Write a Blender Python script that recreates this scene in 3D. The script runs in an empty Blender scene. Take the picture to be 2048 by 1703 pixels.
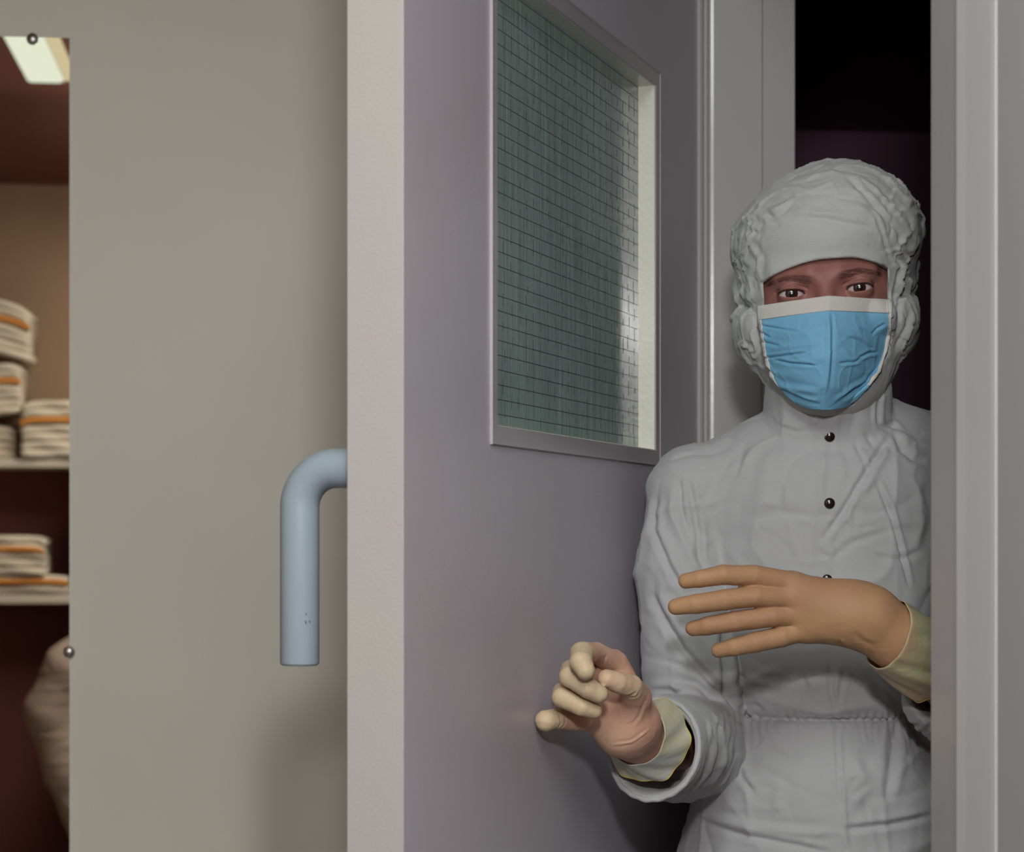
import bpy, bmesh, math, random
import numpy as np
from mathutils import Vector, Matrix
random.seed(7); RNG = np.random.default_rng(7)
D = bpy.data; S = bpy.context.scene; COL = S.collection
F = 4420.0; CZ = 1.36; HX, HY = 1024.0, 1087.0

# ------------------------------------------------------------------ camera
cam = D.cameras.new('camera'); camo = D.objects.new('camera', cam); COL.objects.link(camo)
camo.location = (0, 0, CZ); camo.rotation_euler = (math.pi/2, 0, 0)
cam.sensor_fit = 'HORIZONTAL'; cam.sensor_width = 36.0; cam.lens = F/2048*36
cam.shift_y = (HY-851.5)/2048; cam.clip_start = .05
cam.dof.use_dof = True; cam.dof.focus_distance = 2.02; cam.dof.aperture_fstop = 9.0
S.camera = camo
# ------------------------------------------------------------------ world + colour
S.view_settings.view_transform = 'Standard'; S.view_settings.look = 'None'
S.view_settings.gamma = 1; S.view_settings.exposure = 0.0; S.view_settings.use_curve_mapping = False
w = D.worlds.new('world'); S.world = w; w.use_nodes = True
w.node_tree.nodes['Background'].inputs[0].default_value = (.02, .02, .022, 1)
w.node_tree.nodes['Background'].inputs[1].default_value = 0.5
# ------------------------------------------------------------------ camera flash: small head above right of the lens
fl = D.lights.new('flash', 'AREA'); fl.shape = 'DISK'; fl.size = .13; fl.energy = 15; fl.color = (1.0, .97, .98)
flo = D.objects.new('flash', fl); COL.objects.link(flo); flo.location = (.03, -.02, 1.82)
flo.rotation_euler = (Vector((.10, 2.1, 1.35))-Vector(flo.location)).to_track_quat('-Z', 'Y').to_euler()

# ------------------------------------------------------------------ room frame (square to the walls, 6 degrees off the lens axis)
TH = math.radians(6); HNG = Vector((.207, 2.483, 0))
N = Vector((math.cos(TH), math.sin(TH), 0)); M_ = Vector((-math.sin(TH), math.cos(TH), 0))
def R(p, q, z=0): return HNG + N*p + M_*q + Vector((0, 0, z))
def px2w(px, py, Y): return np.array([(px-HX)/F*Y, Y, CZ+(HY-py)/F*Y])

def lin(c):
    return tuple(((x/255)/12.92 if x/255 <= .04045 else ((x/255+.055)/1.055)**2.4) for x in c)+(1,)

def mat(name, rgb, rough=.5, spec=.5, metal=0, bump=0, bscale=300, var=0, vscale=6, sss=0, sheen=0, coat=0, detail=3, rgb2=None):
    m = D.materials.new(name); m.use_nodes = True; nt = m.node_tree; b = nt.nodes['Principled BSDF']
    b.inputs['Base Color'].default_value = lin(rgb); b.inputs['Roughness'].default_value = rough
    b.inputs['Specular IOR Level'].default_value = spec; b.inputs['Metallic'].default_value = metal
    b.inputs['Coat Weight'].default_value = coat; b.inputs['Coat Roughness'].default_value = .12
    if sss:
        b.inputs['Subsurface Weight'].default_value = sss; b.inputs['Subsurface Radius'].default_value = (1, .45, .25)
        b.inputs['Subsurface Scale'].default_value = .006
    if sheen: b.inputs['Sheen Weight'].default_value = sheen
    tc = nt.nodes.new('ShaderNodeTexCoord')
    if var or rgb2:
        n = nt.nodes.new('ShaderNodeTexNoise'); n.inputs['Scale'].default_value = vscale; n.inputs['Detail'].default_value = detail
        mx = nt.nodes.new('ShaderNodeMix'); mx.data_type = 'RGBA'
        c2 = rgb2 or tuple(max(0, x*(1-var)) for x in rgb)
        mx.inputs[6].default_value = lin(rgb); mx.inputs[7].default_value = lin(c2)
        rp = nt.nodes.new('ShaderNodeMapRange'); rp.inputs[1].default_value = .35; rp.inputs[2].default_value = .65
        nt.links.new(tc.outputs['Object'], n.inputs['Vector']); nt.links.new(n.outputs['Fac'], rp.inputs[0])
        nt.links.new(rp.outputs[0], mx.inputs[0]); nt.links.new(mx.outputs[2], b.inputs['Base Color'])
    if bump:
        n = nt.nodes.new('ShaderNodeTexNoise'); n.inputs['Scale'].default_value = bscale; n.inputs['Detail'].default_value = 3
        bp = nt.nodes.new('ShaderNodeBump'); bp.inputs['Strength'].default_value = bump; bp.inputs['Distance'].default_value = .002
        nt.links.new(tc.outputs['Object'], n.inputs['Vector']); nt.links.new(n.outputs['Fac'], bp.inputs['Height'])
        nt.links.new(bp.outputs[0], b.inputs['Normal'])
    return m

MT = dict(
 wall=mat('beige_wall_paint', (238, 237, 222), .45, .4, bump=.12, bscale=260, var=.04, vscale=2),
 wallr=mat('grey_wall_paint', (172, 172, 171), .5, .3, bump=.1, bscale=260),
 brown=mat('brown_cast_wall', (170, 136, 108), .8, .2, bump=.1, var=.1, vscale=2),  # warm, weak light on the mirrored wall is put into this brown
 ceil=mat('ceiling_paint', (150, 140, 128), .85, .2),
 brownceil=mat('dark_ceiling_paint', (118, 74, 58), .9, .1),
 floor=mat('vinyl_floor', (120, 116, 112), .35, .4, var=.2, vscale=30),
 dark=mat('dark_room_paint', (158, 122, 140), .9, .1),
 darkceil=mat('dark_room_ceiling', (140, 106, 128), .9, .1),
 door=mat('door_laminate', (186, 180, 189), .32, .38, bump=.16, bscale=420, var=.05, vscale=3.5, rgb2=(184, 176, 182)),
 edge=mat('door_edge_lipping', (176, 172, 165), .4, .35, bump=.12, bscale=380, rgb2=(174, 168, 167), vscale=5),
 frame=mat('frame_gloss_paint', (182, 181, 180), .22, .5, bump=.05, bscale=120, coat=.3),
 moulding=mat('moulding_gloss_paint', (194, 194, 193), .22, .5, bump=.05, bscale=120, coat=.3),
 hang=mat('hanging_cloth', (172, 148, 130), .9, .1, bump=.4, bscale=160),
 bead=mat('glazing_bead_paint', (172, 164, 168), .28, .5, bump=.1, bscale=150, coat=.25),
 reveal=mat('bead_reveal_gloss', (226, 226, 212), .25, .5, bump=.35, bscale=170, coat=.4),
 handle=mat('pale_blue_nylon', (152, 166, 176), .3, .45, bump=.03, bscale=500),
 scuff=mat('scuff', (50, 55, 60), .6),
 chrome=mat('chrome', (205, 202, 196), .35, .5, metal=1),
 cloth=mat('white_polyester', (176, 177, 178), .75, .25, bump=.22, bscale=900, sheen=.15),
 hood=mat('white_hood_cloth', (185, 187, 185), .75, .25, bump=.3, bscale=700, sheen=.15),
 skin=mat('skin', (154, 108, 96), .5, .35, bump=.15, bscale=900, sss=.25, rgb2=(144, 94, 86), vscale=40),
 maskblue=mat('mask_nonwoven', (120, 178, 210), .7, .25, bump=.2, bscale=1200),
 maskwhite=mat('mask_band', (208, 204, 198), .8, .2, bump=.45, bscale=900),
 ink=mat('mask_ink', (66, 128, 182), .7),
 snap=mat('snap_button', (38, 24, 28), .2, .5, coat=.5),
 brow=mat('brow_hair', (92, 58, 53), .6),
 eye=None,
 glove_tan=mat('tan_latex', (180, 142, 104), .55, .3, bump=.14, bscale=800, sss=.08, rgb2=(172, 132, 100), vscale=22),
 glove_pink=mat('pink_latex', (206, 170, 144), .5, .35, bump=.16, bscale=700, sss=.1, rgb2=(202, 156, 134), vscale=25),
 cuff=mat('pale_latex', (204, 202, 158), .5, .35, bump=.3, bscale=200, sss=.1, rgb2=(190, 162, 130), vscale=18),
 cuffgrey=mat('milky_latex', (190, 194, 188), .5, .35, bump=.3, bscale=200, rgb2=(198, 192, 158), vscale=26),
 rim=mat('yellow_latex_rim', (214, 190, 88), .45, .4),
 towel=mat('towel_cloth', (214, 196, 172), .9, .1, bump=.6, bscale=160),
 stripe=mat('orange_trim', (216, 138, 62), .85, .1),
 shelf=mat('shelf_board', (208, 192, 170), .6, .2),
 cab=mat('shelf_side', (110, 62, 58), .7, .2),
 wire2=mat('wire_soft', (62, 84, 78), .5, .3),
 wire=mat('wire', (48, 66, 62), .5, .3),
)
def fingertip_attr(m, rgb):
    nt = m.node_tree; b = nt.nodes['Principled BSDF']
    a = nt.nodes.new('ShaderNodeAttribute'); a.attribute_name = 'loose_latex'
    mx = nt.nodes.new('ShaderNodeMix'); mx.data_type = 'RGBA'; mx.inputs[7].default_value = lin(rgb)
    src = b.inputs['Base Color'].links[0].from_socket
    nt.links.new(src, mx.inputs[6]); nt.links.new(a.outputs['Fac'], mx.inputs[0]); nt.links.new(mx.outputs[2], b.inputs['Base Color'])
fingertip_attr(MT['glove_pink'], (202, 180, 148))

# mirror, glass, eye, light diffuser
m = D.materials.new('mirror_silver'); m.use_nodes = True; b = m.node_tree.nodes['Principled BSDF']
b.inputs['Metallic'].default_value = 1; b.inputs['Roughness'].default_value = .0; b.inputs['Base Color'].default_value = (.86, .84, .80, 1); MT['mirror'] = m
m = D.materials.new('diffuser'); m.use_nodes = True; nt = m.node_tree
e = nt.nodes.new('ShaderNodeEmission'); e.inputs[0].default_value = (.93, 1.0, .80, 1); e.inputs[1].default_value = .95
e.name = 'Emission'; nt.links.new(e.outputs[0], nt.nodes['Material Output'].inputs[0]); MT['diff'] = m
m = m.copy(); m.name = 'fill_emitter'; m.node_tree.nodes['Emission'].inputs[0].default_value = (.96, 1, .98, 1); m.node_tree.nodes['Emission'].inputs[1].default_value = 12.5; MT['fill_diff'] = m  # strong glow for the added overhead fill panel
m = D.materials.new('reeded_glass'); m.use_nodes = True; nt = m.node_tree; nt.nodes.remove(nt.nodes['Principled BSDF'])
tr = nt.nodes.new('ShaderNodeBsdfTransparent'); tr.inputs[0].default_value = (.36, .52, .46, 1)
gl = nt.nodes.new('ShaderNodeBsdfGlossy'); gl.inputs['Roughness'].default_value = .06; gl.inputs[0].default_value = (.9, .9, .9, 1)
df = nt.nodes.new('ShaderNodeBsdfDiffuse'); df.inputs[0].default_value = (.46, .60, .57, 1)
tc = nt.nodes.new('ShaderNodeTexCoord'); mp = nt.nodes.new('ShaderNodeMapping'); mp.inputs['Scale'].default_value = (420, 420, 9)
ns = nt.nodes.new('ShaderNodeTexNoise'); ns.inputs['Scale'].default_value = 1.0; ns.inputs['Detail'].default_value = 2
bp = nt.nodes.new('ShaderNodeBump'); bp.inputs['Strength'].default_value = .25; bp.inputs['Distance'].default_value = .0006
fr = nt.nodes.new('ShaderNodeFresnel'); fr.inputs[0].default_value = 1.45
m1 = nt.nodes.new('ShaderNodeMixShader'); m1.inputs[0].default_value = .42; m2 = nt.nodes.new('ShaderNodeMixShader')
cr = nt.nodes.new('ShaderNodeMapRange'); cr.inputs[1].default_value = .35; cr.inputs[2].default_value = .7; cr.inputs[3].default_value = .52; cr.inputs[4].default_value = .8
L = nt.links.new
L(tc.outputs['Object'], mp.inputs[0]); L(mp.outputs[0], ns.inputs['Vector']); L(ns.outputs['Fac'], bp.inputs['Height']); L(ns.outputs['Fac'], cr.inputs[0]); L(cr.outputs[0], m1.inputs[0])
L(bp.outputs[0], gl.inputs['Normal']); L(bp.outputs[0], fr.inputs['Normal'])
L(tr.outputs[0], m1.inputs[1]); L(df.outputs[0], m1.inputs[2]); L(fr.outputs[0], m2.inputs[0]); L(m1.outputs[0], m2.inputs[1]); L(gl.outputs[0], m2.inputs[2])
L(m2.outputs[0], nt.nodes['Material Output'].inputs[0]); MT['glass'] = m
m = D.materials.new('eyeball'); m.use_nodes = True; nt = m.node_tree; b = nt.nodes['Principled BSDF']
tc = nt.nodes.new('ShaderNodeTexCoord'); vm = nt.nodes.new('ShaderNodeVectorMath'); vm.operation = 'NORMALIZE'
sp = nt.nodes.new('ShaderNodeSeparateXYZ'); rp = nt.nodes.new('ShaderNodeValToRGB')
L = nt.links.new
L(tc.outputs['Object'], vm.inputs[0]); L(vm.outputs[0], sp.inputs[0])
ng = nt.nodes.new('ShaderNodeMath'); ng.operation = 'MULTIPLY'; ng.inputs[1].default_value = -1; L(sp.outputs['Y'], ng.inputs[0]); L(ng.outputs[0], rp.inputs[0])
el = rp.color_ramp.elements; el[0].position = 0; el[0].color = lin((205, 188, 188)); el[1].position = .865; el[1].color = lin((200, 188, 190))
for p_, c_ in ((.875, (40, 22, 24)), (.90, (66, 36, 32)), (.968, (50, 28, 26)), (.975, (6, 5, 6)), (1, (4, 4, 4))):
    x = rp.color_ramp.elements.new(p_); x.color = lin(c_)
L(rp.outputs[0], b.inputs['Base Color']); b.inputs['Roughness'].default_value = .25
b.inputs['Coat Weight'].default_value = 1; b.inputs['Coat Roughness'].default_value = .06; MT['eye'] = m

# ------------------------------------------------------------------ helpers
def link(name, me, m=None, parent=None):
    o = D.objects.new(name, me); COL.objects.link(o)
    if m is not None: me.materials.append(m)
    if parent is not None: o.parent = parent
    return o
def empty(name, loc=(0, 0, 0), rz=0):
    o = D.objects.new(name, None); o.empty_display_size = .1; COL.objects.link(o); o.location = loc; o.rotation_euler = (0, 0, rz); return o
def tag(o, label, cat, group=None):
    o['label'] = label; o['category'] = cat
    if group: o['group'] = group
    return o
def pyme(name, v, f, smooth=False):
    me = D.meshes.new(name); me.from_pydata([tuple(map(float, p)) for p in v], [], [tuple(map(int, q)) for q in f]); me.update()
    if smooth: me.polygons.foreach_set('use_smooth', [True]*len(me.polygons))
    return me
def origin_to(o, loc):
    """move the object's origin without moving its mesh (mesh is in world coordinates)"""
    loc = Vector(loc); o.data.transform(Matrix.Translation(-loc)); o.location = loc; return o
def prism(name, prof, z0, z1, m, parent=None, frame=R, bev=0, seg=3, struct=False):
    """profile of (p,q) pairs extruded from z0 to z1 in a plan frame"""
    bm = bmesh.new()
    lo = [bm.verts.new(frame(p, q, z0)) for p, q in prof]; hi = [bm.verts.new(frame(p, q, z1)) for p, q in prof]
    n = len(prof)
    bm.faces.new(lo[::-1]); bm.faces.new(hi)
    for i in range(n): bm.faces.new((lo[i], lo[(i+1) % n], hi[(i+1) % n], hi[i]))
    bmesh.ops.recalc_face_normals(bm, faces=bm.faces)
    if bev: bmesh.ops.bevel(bm, geom=[e for e in bm.edges], offset=bev, segments=seg, profile=.5, affect='EDGES', clamp_overlap=True)
    me = D.meshes.new(name); bm.to_mesh(me); bm.free()
    if bev: me.polygons.foreach_set('use_smooth', [True]*len(me.polygons)); 
    o = link(name, me, m, parent)
    if bev: wn = o.modifiers.new('wn', 'WEIGHTED_NORMAL'); wn.keep_sharp = False
    if struct: o['kind'] = 'structure'
    return o
def box(name, p0, p1, q0, q1, z0, z1, m, parent=None, frame=R, bev=0, struct=False, seg=2):
    return prism(name, [(p0, q0), (p1, q0), (p1, q1), (p0, q1)], z0, z1, m, parent, frame, bev, seg, struct)
def sweep(name, pts, rad, m, parent=None, n=24, caps=True, smooth=True):
    """tube along pts; rad scalar or list"""
    pts = [Vector(p) for p in pts]; vs = []; fs = []
    prev = None
    for i, p in enumerate(pts):
        t = (pts[min(i+1, len(pts)-1)]-pts[max(i-1, 0)]).normalized()
        if prev is None: a = t.orthogonal().normalized()
        else: a = (prev-t*prev.dot(t)).normalized()
        prev = a; b_ = t.cross(a); r = rad[i] if hasattr(rad, '__len__') else rad
        for k in range(n):
            an = 2*math.pi*k/n; vs.append(p+(a*math.cos(an)+b_*math.sin(an))*r)
    for i in range(len(pts)-1):
        for k in range(n):
            fs.append((i*n+k, i*n+(k+1) % n, (i+1)*n+(k+1) % n, (i+1)*n+k))
    if caps: fs.append(tuple(range(n))[::-1]); fs.append(tuple((len(pts)-1)*n+k for k in range(n)))
    me = pyme(name, vs, fs, smooth)
    bm = bmesh.new(); bm.from_mesh(me); bmesh.ops.recalc_face_normals(bm, faces=bm.faces); bm.to_mesh(me); bm.free()
    return link(name, me, m, parent)

# ================================================================== THE ROOM
P0, Q0, Q1 = -2.6, -3.6, .55         # left extent, rear wall, far wall
ZC = 2.5; QL = -.9                    # ceiling height; latch jamb position
box('floor', P0-.1, 2.9, Q0-.1, 3.1, -.1, 0, MT['floor'], struct=True)
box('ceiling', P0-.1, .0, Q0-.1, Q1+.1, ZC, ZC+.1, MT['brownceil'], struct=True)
box('wall_far', P0-.1, 0, Q1, Q1+.1, 0, ZC, MT['wall'], struct=True)
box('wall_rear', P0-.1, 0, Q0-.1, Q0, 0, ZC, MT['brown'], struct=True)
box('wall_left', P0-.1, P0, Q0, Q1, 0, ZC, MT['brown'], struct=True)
def wall_with_opening():
    bm = bmesh.new()
    def bx(p0, p1, q0, q1, z0, z1):
        vs = [bm.verts.new(R(p, q, z)) for z in (z0, z1) for p, q in ((p0, q0), (p1, q0), (p1, q1), (p0, q1))]
        for f in ((3, 2, 1, 0), (4, 5, 6, 7), (0, 1, 5, 4), (1, 2, 6, 5), (2, 3, 7, 6), (3, 0, 4, 7)): bm.faces.new([vs[i] for i in f])
    bx(.0, .110, .05, Q1+.1, 0, ZC); bx(.0, .110, Q0-.1, QL-.082, 0, ZC); bx(.0, .110, QL-.082, .05, 2.13, ZC)
    me = D.meshes.new('wall_right'); bm.to_mesh(me); bm.free(); o = link('wall_right', me, MT['wallr']); o['kind'] = 'structure'; return o
wall_with_opening()
# dark room beyond the doorway
box('ceiling_beyond', .11, 2.9, Q0-.1, 3.1, 2.36, 2.46, MT['darkceil'], struct=True)
box('wall_beyond_far', .11, 2.9, 2.8, 2.9, 0, 2.36, MT['dark'], struct=True)
box('wall_beyond_right', 2.7, 2.8, Q0, 2.8, 0, 2.36, MT['dark'], struct=True)
box('wall_beyond_near', .11, 2.7, Q0-.1, Q0, 0, 2.36, MT['dark'], struct=True)
box('wall_beyond_left', .06, .112, Q1+.1, 2.8, 0, 2.36, MT['dark'], struct=True)
# door frame: hinge jamb (beads, rebate, lining) and latch jamb, head
prism('trim_hinge_jamb', [(0.0005, .05), (.0005, .004), (.0018, .0008), (.0045, -.001), (.0075, .0008), (.0095, .004), (.0105, .009),
      (.0135, .009), (.0150, .003), (.0165, .0008), (.0200, 0), (.0738, 0), (.0746, .003), (.0754, .003), (.0762, -.0005), (.1120, -.0005), (.1135, .001), (.1135, .05)],
      0, 2.10, MT['frame'], struct=True)
prism('trim_latch_jamb', [(-.0005, QL-.082), (-.0005, QL-.002), (.0015, QL), (.1135, QL), (.1135, QL-.082)], 0, 2.10, MT['frame'], struct=True)
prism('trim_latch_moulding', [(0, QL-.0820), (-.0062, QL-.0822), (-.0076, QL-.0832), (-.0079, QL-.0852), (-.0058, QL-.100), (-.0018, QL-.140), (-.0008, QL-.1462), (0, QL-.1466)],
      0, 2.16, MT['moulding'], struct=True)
prism('trim_head', [(0, QL), (.1135, QL), (.1135, 0), (0, 0)], 2.06, 2.13, MT['frame'], struct=True)

# ================================================================== MIRROR on the far wall
def hit_far(px, py, q=Q1):
    d = Vector(((px-HX)/F, 1, (HY-py)/F)); o = Vector((0, 0, CZ)); p0 = R(0, q, 0)
    t = (p0-o).dot(M_)/d.dot(M_); return o+d*t
def local(v): r = Vector(v)-HNG; return r.dot(N), r.dot(M_), v[2]
mp1, mq1, mz1 = local(hit_far(139, 76, Q1-.006))
mir = empty('wall_mirror', R(mp1-.45, Q1, .55)); tag(mir, 'frameless wall mirror held by round clips, reflecting shelves of folded garments', 'mirror')
def ch(o, parent):                    # parent while keeping world position (parents carry location/rotation only)
    o.parent = parent
    pm = Matrix.Translation(parent.location) @ Matrix.Rotation(parent.rotation_euler.z, 4, 'Z')
    if parent.parent: pass
    o.matrix_parent_inverse = pm.inverted(); return o
ch(box('mirror_glass', mp1-.9, mp1, Q1-.006, Q1, .55, mz1, MT['mirror']), mir)
def disc(name, c, axis, r, t, m, parent=None, dome=.4, n=28):
    c = Vector(c); axis = Vector(axis).normalized(); a = axis.orthogonal().normalized(); b_ = axis.cross(a)
    prof = [(r, 0), (r, t*.5), (r*.93, t*.8), (r*.75, t*(1)), (r*.4, t*(1+dome*.8)), (r*.05, t*(1+dome))]
    vs = []; fs = []
    for rr, h in prof:
        for k in range(n):
            an = 2*math.pi*k/n; vs.append(c+axis*h+(a*math.cos(an)+b_*math.sin(an))*rr)
    for i in range(len(prof)-1):
        for k in range(n): fs.append((i*n+k, i*n+(k+1) % n, (i+1)*n+(k+1) % n, (i+1)*n+k))
    fs.append(tuple(range(n))[::-1]); fs.append(tuple((len(prof)-1)*n+k for k in range(n)))
    return link(name, pyme(name, vs, fs, True), m, parent)
for cx, cy in ((65, 78), (138, 1303)):
    c = hit_far(cx, cy, Q1-.0055); ch(disc('mirror_clip', c, -M_, .0078, .004, MT['chrome']), mir)

# ================================================================== DOOR LEAF
DA = math.radians(18.6); A0 = Vector((-.080, 1.630, 0)); DU = Vector((math.sin(DA), math.cos(DA), 0)); DN = Vector((math.cos(DA), -math.sin(DA), 0))
def DR(s, t, z=0): return A0 + DU*s + DN*t + Vector((0, 0, z))     # s along leaf from the latch edge, t out of the seen face
door = empty('panel_door', DR(.9, 0, 0)); tag(door, 'pale lilac grey door standing ajar, with wired glass vision panel', 'door')
WS0, WS1, WZ0, WZ1 = .194, .736, 1.4417, 1.856; BW = .0165; TK = .0447
def leaf():
    bm = bmesh.new()
    def bx(s0, s1, t0, t1, z0, z1):
        vs = [bm.verts.new(DR(s, t, z)) for z in (z0, z1) for s, t in ((s0, t0), (s1, t0), (s1, t1), (s0, t1))]
        for f in ((3, 2, 1, 0), (4, 5, 6, 7), (0, 1, 5, 4), (1, 2, 6, 5), (2, 3, 7, 6), (3, 0, 4, 7)): bm.faces.new([vs[i] for i in f])
    e = .003
    # ring of boards round the opening, welded
    S_ = [.0015, WS0+BW-e, WS1-BW+e, .9]; Z_ = [.008, WZ0+BW-e, WZ1-BW+e, 2.05]
    vs = {}
    for i in range(4):
        for j in range(4):
            for k, t in enumerate((-TK, 0)): vs[i, j, k] = bm.verts.new(DR(S_[i], t, Z_[j]))
    for i in range(3):
        for j in range(3):
            if i == 1 and j == 1: continue
            bm.faces.new([vs[a] for a in ((i, j, 1), (i+1, j, 1), (i+1, j+1, 1), (i, j+1, 1))])
            bm.faces.new([vs[a] for a in ((i, j, 0), (i, j+1, 0), (i+1, j+1, 0), (i+1, j, 0))])
    for i in range(3):
        bm.faces.new([vs[a] for a in ((i, 0, 0), (i+1, 0, 0), (i+1, 0, 1), (i, 0, 1))])
        bm.faces.new([vs[a] for a in ((i, 3, 1), (i+1, 3, 1), (i+1, 3, 0), (i, 3, 0))])
        bm.faces.new([vs[a] for a in ((0, i, 1), (0, i+1, 1), (0, i+1, 0), (0, i, 0))])
        bm.faces.new([vs[a] for a in ((3, i, 0), (3, i+1, 0), (3, i+1, 1), (3, i, 1))])
    for a in ((1, 1, 2, 1), (1, 2, 2, 2), (1, 1, 1, 2), (2, 1, 2, 2)):
        i, j, i2, j2 = a; bm.faces.new([vs[i, j, 0], vs[i2, j2, 0], vs[i2, j2, 1], vs[i, j, 1]])
    bmesh.ops.recalc_face_normals(bm, faces=bm.faces)
    me = D.meshes.new('leaf'); bm.to_mesh(me); bm.free(); return link('leaf', me, MT['door'])
ch(leaf(), door)
ch(box('edge_lipping', -.0005, .0015, -TK-.0003, .0003, .008, 2.05, MT['edge'], frame=DR, bev=.0006), door)
def ring(name, s0, s1, z0, z1, bw, t0, t1, m, bev=.0012, steps=None):
    """mitred picture-frame ring; profile across the bead"""
    prof = steps or [(0, t0), (0, t1), (bw, t1), (bw, t0)]
    corners = [(s0, z0, 1, 1), (s1, z0, -1, 1), (s1, z1, -1, -1), (s0, z1, 1, -1)]
    vs = []; fs = []; n = len(prof)
    for s, z, ds, dz in corners:
        for a, t in prof: vs.append(DR(s+ds*a, t, z+dz*a))
    for i in range(4):
        for k in range(n): fs.append((i*n+k, i*n+(k+1) % n, ((i+1) % 4)*n+(k+1) % n, ((i+1) % 4)*n+k))
    me = pyme(name, vs, fs); bm = bmesh.new(); bm.from_mesh(me); bmesh.ops.recalc_face_normals(bm, faces=bm.faces)
    bm.to_mesh(me); bm.free(); return link(name, me, m)
bd = ch(ring('glazing_bead', WS0, WS1, WZ0, WZ1, BW, -.016, .002, MT['bead'],
        steps=[(0, -.004), (0, .0018), (.0005, .0024), (.0014, .0024), (.0020, .0014), (BW-.0006, .0012), (BW, .0006), (BW, -.0006), (.004, -.004)]), door)
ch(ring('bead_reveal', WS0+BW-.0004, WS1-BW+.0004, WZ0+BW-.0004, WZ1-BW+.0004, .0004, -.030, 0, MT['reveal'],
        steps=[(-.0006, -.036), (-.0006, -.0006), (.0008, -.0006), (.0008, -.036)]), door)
GT = -.0178
gl_ = ch(box('glass_pane', WS0+BW, WS1-BW, GT-.006, GT, WZ0+BW, WZ1-BW, MT['glass'], frame=DR), door)
def wires(vertical=False):
    vs = []; fs = []
    def bar(s0, s1, z0, z1, h):
        t0, t1 = GT-.0003, GT+.0002; i = len(vs)
        for t in (t0, t1):
            if abs(z1-z0) < 1e-6:
                vs.extend([DR(s0, t, z0-h), DR(s1, t, z0-h), DR(s1, t, z0+h), DR(s0, t, z0+h)])
            else: vs.extend([DR(s0-h, t, z0), DR(s0+h, t, z0), DR(s0+h*.6, t, z1), DR(s0-h*.6, t, z1)])
        for f in ((3, 2, 1, 0), (4, 5, 6, 7), (0, 1, 5, 4), (1, 2, 6, 5), (2, 3, 7, 6), (3, 0, 4, 7)): fs.append(tuple(i+k for k in f))
    z = WZ0+BW+.0125; P = .01265
    while not vertical and z < WZ1-BW: bar(WS0+BW, WS1-BW, z, z, .00024); z += P
    s = WS0+BW+.008; i = 0
    while vertical and s < WS1-BW-.003:
        z = WZ0+BW+random.random()*.02
        while z < WZ1-BW-.02:
            l = random.uniform(.006, .016)
            bar(s+random.choice((-.0022, 0, .0024))+random.uniform(-.0006, .0006), 0, z, z+l, random.uniform(.00025, .0006))
            z += random.uniform(.009, .030)
        s += .021
    nm = 'wire_strand' if vertical else 'wire_grid'; return link(nm, pyme(nm, vs, fs), MT['wire2' if vertical else 'wire'])
ch(wires(), door); ch(wires(True), door)
# pull handle on the far face of the leaf
def handle():
    zc = px2w(0, 936, 1.70)[2]; r = .0152; s0 = .052; off = .062; rb = .030
    pts = [DR(s0, -TK, zc), DR(s0, -TK-off+rb, zc)]
    for k in range(1, 15):
        a = math.pi/2*k/14; pts.append(DR(s0, -TK-off+rb-rb*math.sin(a), zc-rb+rb*math.cos(a)))
    pts.append(DR(s0, -TK-off, zc-.150)); rr = [r]*len(pts)
    for dz, k in ((.0008, .985), (.0016, .95), (.0022, .88)): pts.append(DR(s0, -TK-off, zc-.150-dz)); rr.append(r*k)
    pts.insert(1, DR(s0, -TK-.001, zc)); rr.insert(1, r)
    h = sweep('pull_handle', pts, rr, MT['handle'], n=64)
    return h
hd = ch(handle(), door); hd['label'] = 'pale blue tubular pull handle'
for k, (dz, an, ln) in enumerate(((-.118, -.62, .0011), (-.1185, -.40, .0016), (-.112, -.42, .0008))):
    c0 = DR(.052, -TK-.062, px2w(0, 936, 1.70)[2]+dz); dv = Vector((-math.sin(an), -math.cos(an), 0)); tv = Vector((0, 0, 1)); uv = dv.cross(tv)
    pts = [c0+dv*.01527+uv*.0005*math.cos(a)*1.0+tv*ln*math.sin(a)+uv*.0004*math.sin(a) for a in np.linspace(0, 2*math.pi, 9)[:-1]]
    o = link('scuff_mark', pyme('scuff_mark', pts+[p-dv*.0008 for p in pts], [tuple(range(8)), tuple(range(8, 16))[::-1]]+[(i, (i+1) % 8, 8+(i+1) % 8, 8+i) for i in range(8)]), MT['scuff'])
    o.parent = hd; o.matrix_parent_inverse = Matrix.Identity(4); o['label'] = 'dark scuff mark'
S.cycles.use_denoising = True

# ================================================================== CEILING LIGHT + GARMENT SHELVES (seen in the mirror)
def virt(px, py, depth):              # a point seen in the mirror at that path depth -> its real place
    d = Vector(((px-HX)/F, 1, (HY-py)/F)); v = Vector((0, 0, CZ))+d*depth
    k = (v-R(0, Q1-.006, 0)).dot(M_); return v-M_*2*k
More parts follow.
